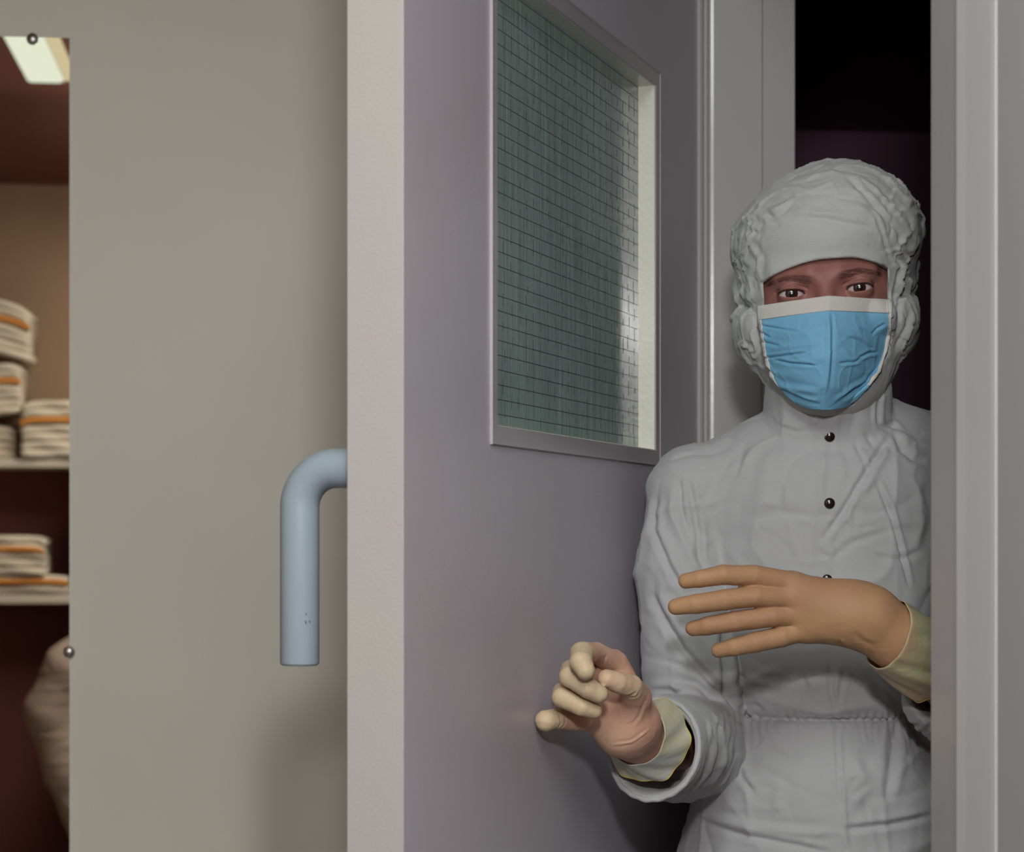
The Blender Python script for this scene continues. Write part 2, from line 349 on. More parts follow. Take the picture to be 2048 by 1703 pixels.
# light: long fitting running along the room
pa = local(virt(52, 170, 5.45)); pb = local(virt(134, 170, 5.45))
lw = pb[0]-pa[0]; lx = (pa[0]+pb[0])/2; lq = pa[1]; lz = pa[2]
lt = empty('ceiling_light', R(lx, lq+.7, ZC), TH); tag(lt, 'long fluorescent ceiling light with pale green glow, reflected in the mirror', 'light')
Lq1 = min(lq+1.5, Q1-.1)
ch(box('light_diffuser', lx-lw/2+.004, lx+lw/2-.004, lq+.02, Lq1-.02, lz, lz+.045, MT['diff'], bev=.012), lt)
ch(box('light_housing', lx-lw/2, lx+lw/2+.032, lq, Lq1, lz+.044, ZC, MT['shelf'], bev=.006), lt)
md3 = MT['diff'].copy(); md3.name = 'warm_side_lens'; md3.node_tree.nodes['Emission'].inputs[0].default_value = (.95, .82, .50, 1); md3.node_tree.nodes['Emission'].inputs[1].default_value = .75
ch(prism('side_lens', [(lx+lw/2-.003, lq+.03), (lx+lw/2+.030, lq+.03), (lx+lw/2+.030, Lq1-.02), (lx+lw/2-.003, Lq1-.02)], lz+.006, lz+.045, md3, bev=.004), lt)
print('LIGHT', lx, lw, lq, lz)
# a second fitting, made up and kept out of view as soft ambient fill
l2 = empty('ceiling_light', R(-.5, -2.3, ZC), TH); tag(l2, 'added unseen fill light overhead, outside the mirror', 'light')
ch(box('light_diffuser', -.80, -.20, -2.95, -1.7, ZC-.06, ZC-.02, MT['fill_diff'], bev=.01), l2)
ch(box('light_housing', -.82, -.18, -2.97, -1.68, ZC-.021, ZC, MT['shelf']), l2)

SD = 6.75                              # mirror path depth of the shelf fronts
s1 = local(virt(0, 925, SD)); s2 = local(virt(0, 1198, SD)); sr = local(virt(136, 925, SD))
shq = s1[1]; shelf_x1 = sr[0]+.02
sh = empty('garment_shelving', R(shelf_x1-.55, shq-.2, 0)); tag(sh, 'open shelving unit holding folded white garments, seen in the mirror', 'shelving')
for z in (s1[2], s2[2]):
    ch(box('shelf', shelf_x1-1.1, shelf_x1, Q0+.02, shq, z-.014, z+.014, MT['shelf'], bev=.003), sh)
ch(box('side_panel', shelf_x1, shelf_x1+.02, Q0+.02, shq, 0, s1[2]+.014, MT['cab']), sh)
ch(box('side_panel', shelf_x1-1.12, shelf_x1-1.1, Q0+.02, shq, 0, s1[2]+.014, MT['cab']), sh)
ch(box('back_panel', shelf_x1-1.1, shelf_x1, Q0+.005, Q0+.02, 0, s1[2]-.014, MT['cab']), sh)
def folded(px0, px1, py_top, py_bot, dq, label, stripe=True, tilt=0, z_bot=None):
    a = local(virt(px0, py_bot, SD-dq)); b_ = local(virt(px1, py_top, SD-dq)); x0, x1 = sorted((a[0], b_[0]))
    z0 = a[2] if z_bot is None else z_bot; z1 = b_[2]; h = z1-z0; q1 = a[1]; dp = .20
    root = empty('folded_garment', R((x0+x1)/2, q1-dp/2, z0), TH); tag(root, label, 'folded garment', 'folded garments on the shelves')
    nl = max(2, int(h/.022)); vs = []; fs = []
    prof = []                          # stacked folds: bulging layered outline in (q,z)
    for i in range(nl):
        for k in range(7):
            an = -math.pi/2+math.pi*k/6; prof.append((math.cos(an)*h/nl*.45, h/nl*(i+.5)+math.sin(an)*h/nl*.5))
    nx = 12
    for i in range(nx+1):
        u = i/nx; x = x0+(x1-x0)*u
        e = 1-.12*abs(2*u-1)**6; tz = tilt*(u-.5)*(x1-x0)
        for (bq, bz) in prof: vs.append(R(x, q1+bq*e+.004*math.sin(9*u+bz*90), z0+bz*e+max(0, tz+abs(tilt)*(x1-x0)/2)))
        for (bq, bz) in prof[::-1]: vs.append(R(x, q1-dp-bq, z0+bz*e+max(0, tz+abs(tilt)*(x1-x0)/2)))
    n = 2*len(prof)
    for i in range(nx):
        for k in range(n): fs.append((i*n+k, (i+1)*n+k, (i+1)*n+(k+1) % n, i*n+(k+1) % n))
    fs.append(tuple(range(n))); fs.append(tuple(nx*n+k for k in range(n))[::-1])
    o = link('cloth', pyme('cloth', vs, fs, True), MT['towel']); ch(o, root)
    if stripe:
        zt = z0+h*(.5+.5/nl if nl % 2 else .5)-h/nl*.12; vs = []; fs = []
        k0 = int(len(prof)*.62)
        for i in range(nx+1):
            u = i/nx; x = x0+(x1-x0)*u; e = 1-.12*abs(2*u-1)**6; tz = tilt*(u-.5)*(x1-x0); up = max(0, tz+abs(tilt)*(x1-x0)/2)
            for off in (0, .002):
                for dz in (-.008, .008): vs.append(R(x, q1+h/nl*.55*e+.002+off, z0+h*.66*e+dz+up))
        for i in range(nx):
            a_ = i*4
            for p, q in ((0, 1), (1, 3), (3, 2), (2, 0)): fs.append((a_+p, a_+4+p, a_+4+q, a_+q))
        o = link('orange_stripe', pyme('orange_stripe', vs, fs, True), MT['stripe']); ch(o, root); o['label'] = 'orange trim stripe'
    return root
zs1 = s1[2]+.016; zs2 = s2[2]+.016
folded(42, 180, 800, 905, .0, 'white folded garment with orange stripe on the upper shelf, at the mirror edge', z_bot=zs1)
folded(-130, 30, 850, 905, -.02, 'flat white garment under the leaning pile on the upper shelf', z_bot=zs1, stripe=False)
za = local(virt(0, 846, SD))[2]+.004
folded(-120, 40, 740, 850, .02, 'rumpled white garment with orange trim, middle of the leaning pile', z_bot=za, tilt=.12)
zb = local(virt(0, 722, SD))[2]
folded(-140, 58, 610, 735, .03, 'topmost white garment with orange stripe on the upper shelf pile', z_bot=zb, tilt=-.22)
folded(-60, 135, 1150, 1190, .0, 'flat white garment lying on the lower shelf', z_bot=zs2, stripe=True)
zc_ = local(virt(0, 1150, SD))[2]
folded(-60, 88, 1070, 1150, .02, 'white garment with orange trim on top of the lower shelf pile', z_bot=zc_)

# ================================================================== SIGNED DISTANCE MODELLING
def v3(a): return np.asarray(a, dtype=np.float32)
def smin(a, b, k): h = np.clip(.5+.5*(b-a)/k, 0, 1); return b*(1-h)+a*h-k*h*(1-h)
def smax(a, b, k): return -smin(-a, -b, k)
def cone(P, a, b, ra, rb, sc=None):
    a = v3(a); b = v3(b); ab = b-a
    h = np.clip(((P-a)@ab)/float(ab@ab), 0, 1)
    d = P-a-h[:, None]*ab
    if sc is not None: d = d/v3(sc)
    return (np.sqrt((d*d).sum(1))-(ra+(rb-ra)*h))*(1 if sc is None else float(min(sc)))
def ell(P, c, r, rot=None):
    q = P-v3(c)
    if rot is not None: q = q@v3(rot)
    r = v3(r); k0 = np.sqrt(((q/r)**2).sum(1)); k1 = np.sqrt(((q/(r*r))**2).sum(1))+1e-9
    return k0*(k0-1)/k1
def axes(a, b_, c): return np.arange(a, b_+c, c, dtype=np.float32)
def surface_nets(f, X, Y, Z, B=6):
    nx, ny, nz = len(X), len(Y), len(Z)
    # coarse pass on a sub-lattice to find the blocks worth filling
    ix = np.unique(np.append(np.arange(0, nx, B), nx-1)); iy = np.unique(np.append(np.arange(0, ny, B), ny-1)); iz = np.unique(np.append(np.arange(0, nz, B), nz-1))
    gx, gy, gz = np.meshgrid(X[ix], Y[iy], Z[iz], indexing='ij')
    C = f(np.stack([gx.ravel(), gy.ravel(), gz.ravel()], 1)).reshape(gx.shape)
    V = np.ones((nx, ny, nz), np.float32)
    for i in range(len(ix)-1):
        for j in range(len(iy)-1):
            for k in range(len(iz)-1):
                c = C[i:i+2, j:j+2, k:k+2]
                hx = X[ix[i+1]]-X[ix[i]]; hy = Y[iy[j+1]]-Y[iy[j]]; hz = Z[iz[k+1]]-Z[iz[k]]
                V[ix[i]:ix[i+1]+1, iy[j]:iy[j+1]+1, iz[k]:iz[k+1]+1] = np.sign(c.mean()) if np.abs(c).min() > 1.0*math.sqrt(hx*hx+hy*hy+hz*hz) else np.nan
    m = np.isnan(V)
    # blocks overwrite shared planes: dilate nan by evaluating anything touching
    idx = np.argwhere(m); out = np.empty(len(idx), np.float32)
    for s in range(0, len(idx), 400000):
        q = idx[s:s+400000]; out[s:s+400000] = f(np.stack([X[q[:, 0]], Y[q[:, 1]], Z[q[:, 2]]], 1))
    V[m] = out
    V[V == 0] = 1e-7
    ins = V < 0
    a = ins[:-1, :-1, :-1].astype(np.uint8)
    cnt = np.zeros_like(a)
    for dx in (0, 1):
        for dy in (0, 1):
            for dz in (0, 1): cnt += ins[dx:nx-1+dx, dy:ny-1+dy, dz:nz-1+dz]
    act = (cnt > 0) & (cnt < 8); cells = np.argwhere(act); vid = -np.ones(act.shape, np.int64); vid[act] = np.arange(len(cells))
    acc = np.zeros((len(cells), 3)); n = np.zeros(len(cells))
    cor = [(x, y, z) for x in (0, 1) for y in (0, 1) for z in (0, 1)]
    for A in cor:
        for Bc in cor:
            df = [Bc[i]-A[i] for i in range(3)]
            if sorted(df) != [0, 0, 1]: continue
            ca = cells+np.array(A); cb = cells+np.array(Bc)
            va = V[ca[:, 0], ca[:, 1], ca[:, 2]]; vb = V[cb[:, 0], cb[:, 1], cb[:, 2]]
            s = (va < 0) != (vb < 0); t = np.where(s, va/np.where(s, va-vb, 1), 0)[:, None]
            pa_ = np.stack([X[ca[:, 0]], Y[ca[:, 1]], Z[ca[:, 2]]], 1); pb_ = np.stack([X[cb[:, 0]], Y[cb[:, 1]], Z[cb[:, 2]]], 1)
            acc += np.where(s[:, None], pa_*(1-t)+pb_*t, 0); n += s
    verts = acc/np.maximum(n, 1)[:, None]
    quads = []
    for ax in range(3):
        sl0 = [slice(None)]*3; sl1 = [slice(None)]*3; sl0[ax] = slice(0, -1); sl1[ax] = slice(1, None)
        ch_ = ins[tuple(sl0)] != ins[tuple(sl1)]
        e = np.argwhere(ch_); o1, o2 = [(1, 2), (2, 0), (0, 1)][ax]
        lim = np.array(act.shape)
        ok = (e[:, o1] > 0) & (e[:, o2] > 0) & (e[:, o1] < lim[o1]) & (e[:, o2] < lim[o2]); e = e[ok]
        fl_ = ins[e[:, 0], e[:, 1], e[:, 2]]
        def g(d1, d2):
            q = e.copy(); q[:, o1] -= d1; q[:, o2] -= d2; return vid[q[:, 0], q[:, 1], q[:, 2]]
        q = np.stack([g(1, 1), g(0, 1), g(0, 0), g(1, 0)], 1)
        q = np.where(fl_[:, None], q, q[:, ::-1]); quads.append(q)
    quads = np.concatenate(quads); quads = quads[(quads >= 0).all(1)]
    return verts.astype(np.float32), quads
def grad(f, P, e=4e-4):
    g = np.empty_like(P)
    for i in range(3):
        d = np.zeros(3, np.float32); d[i] = e; g[:, i] = (f(P+d)-f(P-d))/(2*e)
    return g
def chunked(f):
    def h(P):
        if len(P) <= 300000: return f(P)
        return np.concatenate([f(P[i:i+300000]) for i in range(0, len(P), 300000)])
    return h
def project(f, P, n=2, mx=.002):
    for _ in range(n):
        v = f(P); g = grad(f, P); st = (v/np.maximum((g*g).sum(1), .05))[:, None]*g
        l = np.sqrt((st*st).sum(1, keepdims=True)); P = P-st*np.minimum(1, mx/np.maximum(l, 1e-9))
    return P
def npmesh(name, verts, quads):
    me = D.meshes.new(name); me.vertices.add(len(verts)); me.vertices.foreach_set('co', verts.astype(np.float32).ravel())
    k = quads.shape[1]
    me.loops.add(quads.size); me.loops.foreach_set('vertex_index', quads.astype(np.int32).ravel())
    me.polygons.add(len(quads)); me.polygons.foreach_set('loop_start', np.arange(0, quads.size, k, dtype=np.int32))
    try: me.polygons.foreach_set('loop_total', np.full(len(quads), k, np.int32))
    except Exception: pass
    me.polygons.foreach_set('use_smooth', np.ones(len(quads), bool)); me.update(calc_edges=True); me.validate(); return me
def vhash(i, j, k, s):
    h = (i*374761393+j*668265263+k*2147483647+s*1274126177) & 0xffffffff
    h = ((h ^ (h >> 13))*1274126177) & 0xffffffff; return ((h ^ (h >> 16)) & 0xffff)/65535.0
def noise(P, sc, s=0):
    Q = P.astype(np.float64)*np.asarray(sc); i = np.floor(Q).astype(np.int64); f = Q-i; u = f*f*f*(f*(f*6-15)+10); r = 0
    for a in (0, 1):
        for b_ in (0, 1):
            for c in (0, 1):
                w_ = (u[:, 0] if a else 1-u[:, 0])*(u[:, 1] if b_ else 1-u[:, 1])*(u[:, 2] if c else 1-u[:, 2])
                r = r+w_*vhash(i[:, 0]+a, i[:, 1]+b_, i[:, 2]+c, s)
    return r*2-1
def crease_noise(P, sc, s=0): return 1-2*np.abs(noise(P, sc, s))     # ridged
def crinkle(P, amp, sc, s=0):
    """folded cloth: ridged noise warped by a slower noise"""
    wv = np.stack([noise(P, sc*.4, s+11), noise(P, sc*.4, s+12), noise(P, sc*.4, s+13)], 1)*(.7/sc)
    n = np.maximum(crease_noise(P+wv, sc, s), 0)**3 - .6*np.maximum(crease_noise(P+wv*1.3+.37, sc*1.2, s+5), 0)**4
    return amp*n
def folds(P, Nn, lst, yref=2.1, FK=1.25):
    """creases along drawn lines (given as garment landmarks), pushed in or out along the normal"""
    d_out = np.zeros(len(P)); face = np.clip(-Nn[:, 1]*2.2, 0, 1)
    for it in lst:
        pts, wd, amp = it[0], it[1], it[2]; yr = it[3] if len(it) > 3 else yref
        q = np.array([px2w(x, y, yr) for x, y in pts])[:, [0, 2]]; wd = wd/F*yr
        lo = q.min(0)-wd*6; hi = q.max(0)+wd*6
        sel = np.where((P[:, 0] > lo[0]) & (P[:, 0] < hi[0]) & (P[:, 2] > lo[1]) & (P[:, 2] < hi[1]) & (face > 0) & (np.abs(P[:, 1]-yr) < .16))[0]
        if len(sel) == 0: continue
        X = P[sel][:, [0, 2]]; best = np.full(len(sel), 9.); bt = np.zeros(len(sel)); sg = np.zeros(len(sel))
        L_ = np.r_[0, np.cumsum(np.sqrt(((q[1:]-q[:-1])**2).sum(1)))]
        for i in range(len(q)-1):
            a = q[i]; ab = q[i+1]-a; h = np.clip(((X-a)@ab)/(ab@ab), 0, 1); dv = X-a-h[:, None]*ab; d = np.sqrt((dv**2).sum(1))
            m_ = d < best; best[m_] = d[m_]; bt[m_] = (L_[i]+h*(L_[i+1]-L_[i]))[m_]/L_[-1]; sg[m_] = np.sign(ab[0]*dv[:, 1]-ab[1]*dv[:, 0])[m_]
        tp = np.clip(np.minimum(bt, 1-bt)*5, 0, 1)**.7; x = best/wd*sg
        prof = np.exp(-np.abs(x)**1.4)-.55*np.exp(-((x-1.9)/1.1)**2)-.25*np.exp(-((x+1.9)/1.1)**2)
        d_out[sel] += amp*.001*prof*tp*face[sel]*FK
    return d_out

# ================================================================== THE PERSON
W = lambda px, py, Y: v3(px2w(px, py, Y))
E0 = W(1651, 581, 2.1); RO = math.radians(-3.4)
YW = math.radians(7.5); ey = v3((math.sin(YW), math.cos(YW), 0)); _r = v3((math.cos(YW), -math.sin(YW), 0)); _u = v3((0, 0, 1))
ex = _r*math.cos(RO)-_u*math.sin(RO); ez = _r*math.sin(RO)+_u*math.cos(RO)
HM = np.stack([ex, ey, ez], 1)         # world = E0 + HM @ local
def tl(P): return (P-E0)@HM
def fl2w(q): return E0+np.asarray(q, np.float32)@HM.T
EYE = [(-.032, .0068, -.0005), (.032, .0068, .0005)]
def head_sdf_l(q, lids=True):
    d = ell(q, (0, .087, .03), (.075, .092, .09))
    d = smin(d, ell(q, (0, .066, -.035), (.066, .074, .085)), .02)
    d = smin(d, ell(q, (0, .04, -.085), (.042, .05, .032)), .02)
    d = smin(d, cone(q, (-.040, .012, .0195), (-.014, -.001, .0155), .008, .009), .014)
    d = smin(d, cone(q, (.040, .012, .0195), (.014, -.001, .0155), .008, .009), .014)
    d = smin(d, cone(q, (-.045, .014, -.026), (-.03, .008, -.03), .014, .012), .016)
    d = smin(d, cone(q, (.045, .014, -.026), (.03, .008, -.03), .014, .012), .016)
    d = smin(d, cone(q, (0, -.001, .008), (0, -.024, -.036), .0065, .0095), .012)
    for s in (-1, 1):
        d = smin(d, ell(q, (s*.0125, -.013, -.039), (.0075, .010, .007)), .006)
        d = smin(d, ell(q, (s*.078, .095, -.012), (.008, .018, .03)), .006)
    d = smin(d, ell(q, (0, -.004, -.062), (.022, .012, .006)), .006)
    d = smin(d, ell(q, (0, -.003, -.073), (.018, .012, .006)), .006)
    for s, e in zip((-1, 1), EYE):
        d = smax(d, -ell(q, (s*.0300, -.0120, .0005), (.0185, .0105, .0105)), .009)
        if lids:
            lid = np.sqrt(((q-v3(e))**2).sum(1))-.01335
            d = smin(d, lid, .004)
            # lid fold and opening
            x = (q[:, 0]-e[0])*s; z = q[:, 2]-e[2]
            zc = np.clip(x/.0135, -1, 1)
            top = .0030*(1-np.abs(zc)**2.2)+.0006*zc; bot = -.0040*(1-np.abs(zc)**2)+.0004*zc
            op = np.maximum(np.maximum(z-top, bot-z), np.abs(x)-.0130)
            op = np.maximum(op, q[:, 1]-(e[1]+.002))
            cr = np.abs(z-(.0079-.35*np.maximum(0, np.abs(x)-.004)))  # crease above the lid
            d = smax(d, -op, .0008)
            d = d+.0011*np.exp(-(cr/.0010)**2)*(np.abs(x) < .016)
    return d
def head_w(P): return head_sdf_l(tl(P))
# ---- right hand of the photo: flat hand, back towards the viewer
HA = [ # chains of (px, py, Y, radius mm)
 [(1372, 1161, 1.975, 6.9), (1400, 1157, 1.970, 7.9), (1447, 1149, 1.968, 8.9), (1510, 1151, 1.975, 9.6), (1590, 1168, 1.985, 11.)],
 [(1352, 1213, 1.978, 7.4), (1392, 1207, 1.972, 8.7), (1450, 1199, 1.968, 9.3), (1510, 1192, 1.972, 9.4), (1592, 1196, 1.983, 11.)],
 [(1386, 1256, 1.985, 6.9), (1415, 1251, 1.979, 8.3), (1470, 1242, 1.974, 9.3), (1545, 1232, 1.977, 9.3), (1600, 1228, 1.985, 11.)],
 [(1437, 1300, 1.990, 6.6), (1468, 1293, 1.984, 8.1), (1510, 1284, 1.980, 9.2), (1565, 1272, 1.982, 9.6), (1615, 1256, 1.988, 10.)],
]
HAT = [(1492, 1172, 2.020, 7.2), (1540, 1185, 2.018, 8.5), (1600, 1200, 2.012, 10.5), (1690, 1232, 2.005, 13.)]
# ---- left hand of the photo: palm towards the viewer, curled, little finger on the door
HB = [
 [(1171, 1340, 1.872, 8.2), (1162, 1323, 1.878, 9.4), (1164, 1306, 1.896, 9.8), (1192, 1305, 1.925, 9.0), (1228, 1325, 1.95, 10.5)],
 [(1198, 1387, 1.890, 7.9), (1176, 1375, 1.888, 8.8), (1140, 1352, 1.900, 9.2), (1142, 1340, 1.925, 9.0), (1205, 1345, 1.958, 10.5)],
 [(1189, 1421, 1.902, 6.8), (1164, 1413, 1.898, 7.8), (1124, 1394, 1.908, 8.6), (1125, 1385, 1.932, 8.8), (1190, 1385, 1.962, 10.5)],
 [(1092, 1441, 1.921, 9.4), (1115, 1437, 1.934, 9.3), (1148, 1440, 1.945, 8.8), (1185, 1440, 1.958, 10.), (1210, 1432, 1.965, 11.)],
]
HBT = [(1214, 1357, 1.900, 8.2), (1235, 1364, 1.905, 9.2), (1262, 1372, 1.918, 10.2), (1272, 1395, 1.940, 14.), (1262, 1440, 1.955, 15.)]
def chain(P, ch_, k=.0012):
    d = None
    for a, b_ in zip(ch_[:-1], ch_[1:]):
        c = cone(P, W(*a[:3]), W(*b_[:3]), a[3]*.001, b_[3]*.001); d = c if d is None else smin(d, c, k)
    return d
def palmA(P):
    wr = (1742, 1232, 1.99)
    d = cone(P, W(1585, 1170, 1.984), W(1740, 1215, 1.990), .0120, .0165)
    for a, r in (((1590, 1196, 1.983), .0130), ((1600, 1228, 1.985), .0135), ((1612, 1258, 1.988), .0125)):
        d = smin(d, cone(P, W(*a), W(*wr), r, .0185), .010)
    d = smin(d, ell(P, W(1665, 1222, 1.994), (.050, .0150, .0255)), .012)
    return d
def wristA(P, g=0):
    return cone(P, W(1712, 1229, 1.99), W(1790, 1274, 1.995), .0252+g, .0282+g, (1, .78, 1))
def foreA(P, g=0): return cone(P, W(1790, 1274, 1.995), W(1990, 1420, 2.10), .0265+g, .036+g, (1, .85, 1))
def handA(P):
    d = palmA(P)
    d = smin(d, chain(P, HAT), .006)
    f = None
    for c in HA:
        c_ = chain(P, c); f = c_ if f is None else np.minimum(f, c_)
    d = smin(d, f, .0035)
    return smin(d, wristA(P), .016)
def palmB(P):
    d = cone(P, W(1225, 1330, 1.955), W(1272, 1440, 1.965), .0145, .020)
    d = smin(d, cone(P, W(1200, 1350, 1.958), W(1260, 1450, 1.965), .0130, .020), .010)
    d = smin(d, cone(P, W(1190, 1385, 1.962), W(1250, 1455, 1.967), .0130, .020), .010)
    d = smin(d, cone(P, W(1190, 1425, 1.966), W(1240, 1462, 1.968), .0135, .019), .010)
    return d
def wristB(P, g=0): return cone(P, W(1252, 1450, 1.968), W(1300, 1492, 2.02), .0255+g, .0265+g)
def foreB(P, g=0): return cone(P, W(1290, 1485, 2.01), W(1385, 1480, 2.17), .026+g, .034+g)
def handB(P):
    d = palmB(P); d = smin(d, chain(P, HBT), .007)
    f = None
    for c in HB:
        c_ = chain(P, c, .0014); f = c_ if f is None else np.minimum(f, c_)
    d = smin(d, f, .003)
    return smin(d, wristB(P), .014)
def torso_core(P):                      # bare trunk
    d = ell(P, W(1660, 1100, 2.215), (.110, .075, .105))
    d = smin(d, ell(P, W(1662, 1300, 2.22), (.088, .065, .15)), .04)
    d = smin(d, ell(P, W(1655, 1600, 2.22), (.115, .075, .13)), .04)
    d = smin(d, cone(P, W(1510, 955, 2.22), W(1810, 940, 2.22), .028, .028), .02)
    d = smin(d, cone(P, W(1660, 930, 2.215), W(1660, 740, 2.19), .045, .045), .015)
    return d
HIPL, HIPR = v3((.250, 2.22, 1.0)), v3((.372, 2.22, 1.0))
def legs(P, r0, r1):
    d = cone(P, HIPL, v3((.235, 2.22, .52)), r0, r0*.72); d = smin(d, cone(P, v3((.235, 2.22, .52)), v3((.23, 2.235, .10)), r0*.70, r1), .02)
    e = cone(P, HIPR, v3((.385, 2.24, .52)), r0, r0*.72); e = smin(e, cone(P, v3((.385, 2.24, .52)), v3((.39, 2.255, .10)), r0*.70, r1), .02)
    return smin(d, e, .02)
def feet(P, g=0):
    d = cone(P, v3((.23, 2.25, .050)), v3((.215, 2.06, .034)), .042+g, .030+g); return np.minimum(d, cone(P, v3((.39, 2.27, .050)), v3((.405, 2.08, .034)), .042+g, .030+g))
SHL, ELL_ = W(1392, 985, 2.20), W(1392, 1478, 2.18)
SHR, ELR = W(1905, 985, 2.23), W(1975, 1430, 2.19)
def body_sdf(P):
    d = smin(torso_core(P), head_w(P), .012)
    d = smin(d, legs(P, .072, .04), .04); d = smin(d, feet(P), .02)
    d = smin(d, cone(P, SHL, ELL_, .034, .031), .015); d = smin(d, cone(P, SHR, ELR, .034, .031), .015)
    d = smin(d, foreB(P, -.001), .01); d = smin(d, foreA(P, -.001), .01)
    d = smin(d, handA(P)+.0012, .006); d = smin(d, handB(P)+.0012, .006)
    return d
# ---- coverall
SLA, SLB, SLC = W(1390, 1490, 2.165), W(1316, 1497, 2.03), W(1308, 1492, 2.018)
SLD = (SLB-SLA)/np.linalg.norm(SLB-SLA); SLE = SLB+SLD*.06
SLN = SLD+v3((-.30, .1, .38)); SLN /= np.linalg.norm(SLN)
def suit(P):
    d = ell(P, W(1655, 1085, 2.205), (.134, .100, .125))
    d = smin(d, ell(P, W(1665, 975, 2.20), (.105, .086, .070)), .04)
    d = smin(d, cone(P, W(1582, 886, 2.205), W(1412, 985, 2.20), .034, .046), .03)
    d = smin(d, cone(P, W(1765, 866, 2.205), W(1895, 935, 2.22), .036, .052), .03)
    d = smin(d, ell(P, W(1665, 1290, 2.205), (.103, .092, .13)), .05)
    d = smin(d, ell(P, W(1655, 1600, 2.205), (.132, .108, .125)), .03)
    d = smin(d, ell(P, W(1650, 1760, 2.205), (.132, .108, .12)), .03)
    # collar
    c = cone(P, W(1652, 900, 2.185), W(1656, 770, 2.170), .064, .0605)
    pn = v3((0, -.50, .866)); c = smax(c, (P@pn)-float(W(1655, 752, 2.170)@pn), .003)
    d = smin(d, c, .005)
    # waist
    zb = float(W(0, 1441, 2.11)[2]); d = d+.0055*np.exp(-((P[:, 2]-zb)/.006)**2)
    d = smin(d, legs(P, .088, .062), .05)
    # upper arms
    a = cone(P, SHL, W(1375, 1140, 2.19), .0490, .0470); a = smin(a, cone(P, W(1372, 1150, 2.19), ELL_, .0460, .0480), .02)
    d = smin(d, a, .005)
    b_ = smin(cone(P, SHR, W(1935, 1160, 2.21), .050, .050), cone(P, W(1935, 1160, 2.21), ELR, .050, .060), .02)
    b_ = smin(b_, cone(P, ELR, W(1912, 1375, 2.065), .056, .050), .02)
    b_ = smax(b_, -cone(P, W(1925, 1385, 2.085), W(1880, 1340, 2.01), .034, .045), .006)
    d = smin(d, b_, .010)
    # fore sleeve towards the viewer
    s = cone(P, SLA, SLE, .0505, .0465)
    cut = (P-SLC)@SLN
    s = smax(s, cut, .007)
    d = smin(d, s, .007)
    hol = cone(P, SLA+SLD*.095, SLE, .034, .0430)
    d = smax(d, -hol, .006)
    # legroom for the bare forearm of the far arm
    return d
# ---- hood
def hood(P):
    q = tl(P)
    d = ell(q, (.004, .092, .055), (.0925, .112, .0710))
    d = smin(d, ell(q, (.022, .09, .074), (.064, .09, .0570)), .03)
    d = smin(d, ell(q, (.001, .092, .002), (.083, .098, .07)), .02)
    d = smin(d, ell(q, (-.066, .085, -.028), (.0225, .055, .036)), .010)
    d = smin(d, ell(q, (.067, .085, -.028), (.0225, .055, .036)), .010)
    d = smin(d, cone(q, (0, .080, -.045), (0, .094, -.125), .062, .050), .02)
    d = smin(d, head_sdf_l(q, False)-.0045, .01)
    sd = np.clip((np.abs(q[:, 0])-.05)/.02, 0, 1); d = d+.0045*sd*np.exp(-((q[:, 2]+.004-.1*(q[:, 1]-.05))/.006)**2)
    x = q[:, 0]; xx = np.clip(x/.058, -1.2, 1.2)
    zt = .0285-np.where(xx < 0, .0135, .0)*np.abs(xx)**1.6-np.where(xx > .45, .020, 0)*np.maximum(0, xx-.45)**1.4
    op = np.maximum(np.maximum(q[:, 2]-zt, -.108-q[:, 2]), np.maximum(-.0585-x, x-.0600)+np.interp(q[:, 2], [-.105, -.09, -.075, -.06, -.045], [.040, .022, .012, .004, 0]).astype(np.float32))
    op = np.maximum(op, q[:, 1]-.065)
    return smax(d, -op, .0012)
def flesh_clear(P): return P

person = empty('person', (.31, 2.22, 0)); tag(person, 'person in white cleanroom hood and suit, blue mask and latex gloves, peering round the door', 'person')
def add_part(name, me, m, parent=person):
    o = link(name, me, m); return ch(o, parent)
def build(name, f, lo, hi, h, m, disp=None, proj=2, zs=None, mx=.002):
    f = chunked(f); X = axes(lo[0], hi[0], h); Y = axes(lo[1], hi[1], h); Z = axes(lo[2], hi[2], h) if zs is None else zs
    v, q = surface_nets(f, X, Y, Z); v = project(f, v, proj, mx)
    if disp is not None:
        g = grad(f, v); g /= np.maximum(np.linalg.norm(g, axis=1, keepdims=True), 1e-6); v = v+g*disp(v, g)[:, None].astype(np.float32)
    print(name, len(v)); return add_part(name, npmesh(name, v, q), m), v, q

ZB = np.r_[np.arange(-.02, 1.0, .012), np.arange(1.0, 1.80, .0042)].astype(np.float32)
ZH = float(E0[2])
ZB = np.r_[np.arange(-.02, 1.0, .012), np.arange(1.0, ZH-.022, .0035), np.arange(ZH-.022, ZH+.034, .0009), np.arange(ZH+.034, 1.80, .004)].astype(np.float32)
XB = np.r_[np.arange(.00, .232, .0035), np.arange(.232, .362, .0011), np.arange(.362, .62, .004)].astype(np.float32)
YB = np.r_[np.arange(1.84, 2.075, .0035), np.arange(2.075, 2.125, .0011), np.arange(2.125, 2.42, .005)].astype(np.float32)
def build_body():
    f = chunked(body_sdf); v, q = surface_nets(f, XB, YB, ZB, 8); v = project(f, v, 2, .001); print('body', len(v))
    return add_part('body', npmesh('body', v, q), MT['skin'])
body = build_body()
def ch2(o, p):                          # sub-part: same world placement under a part whose own parenting cancels out
    o.parent = p; o.matrix_parent_inverse = Matrix.Identity(4); return o

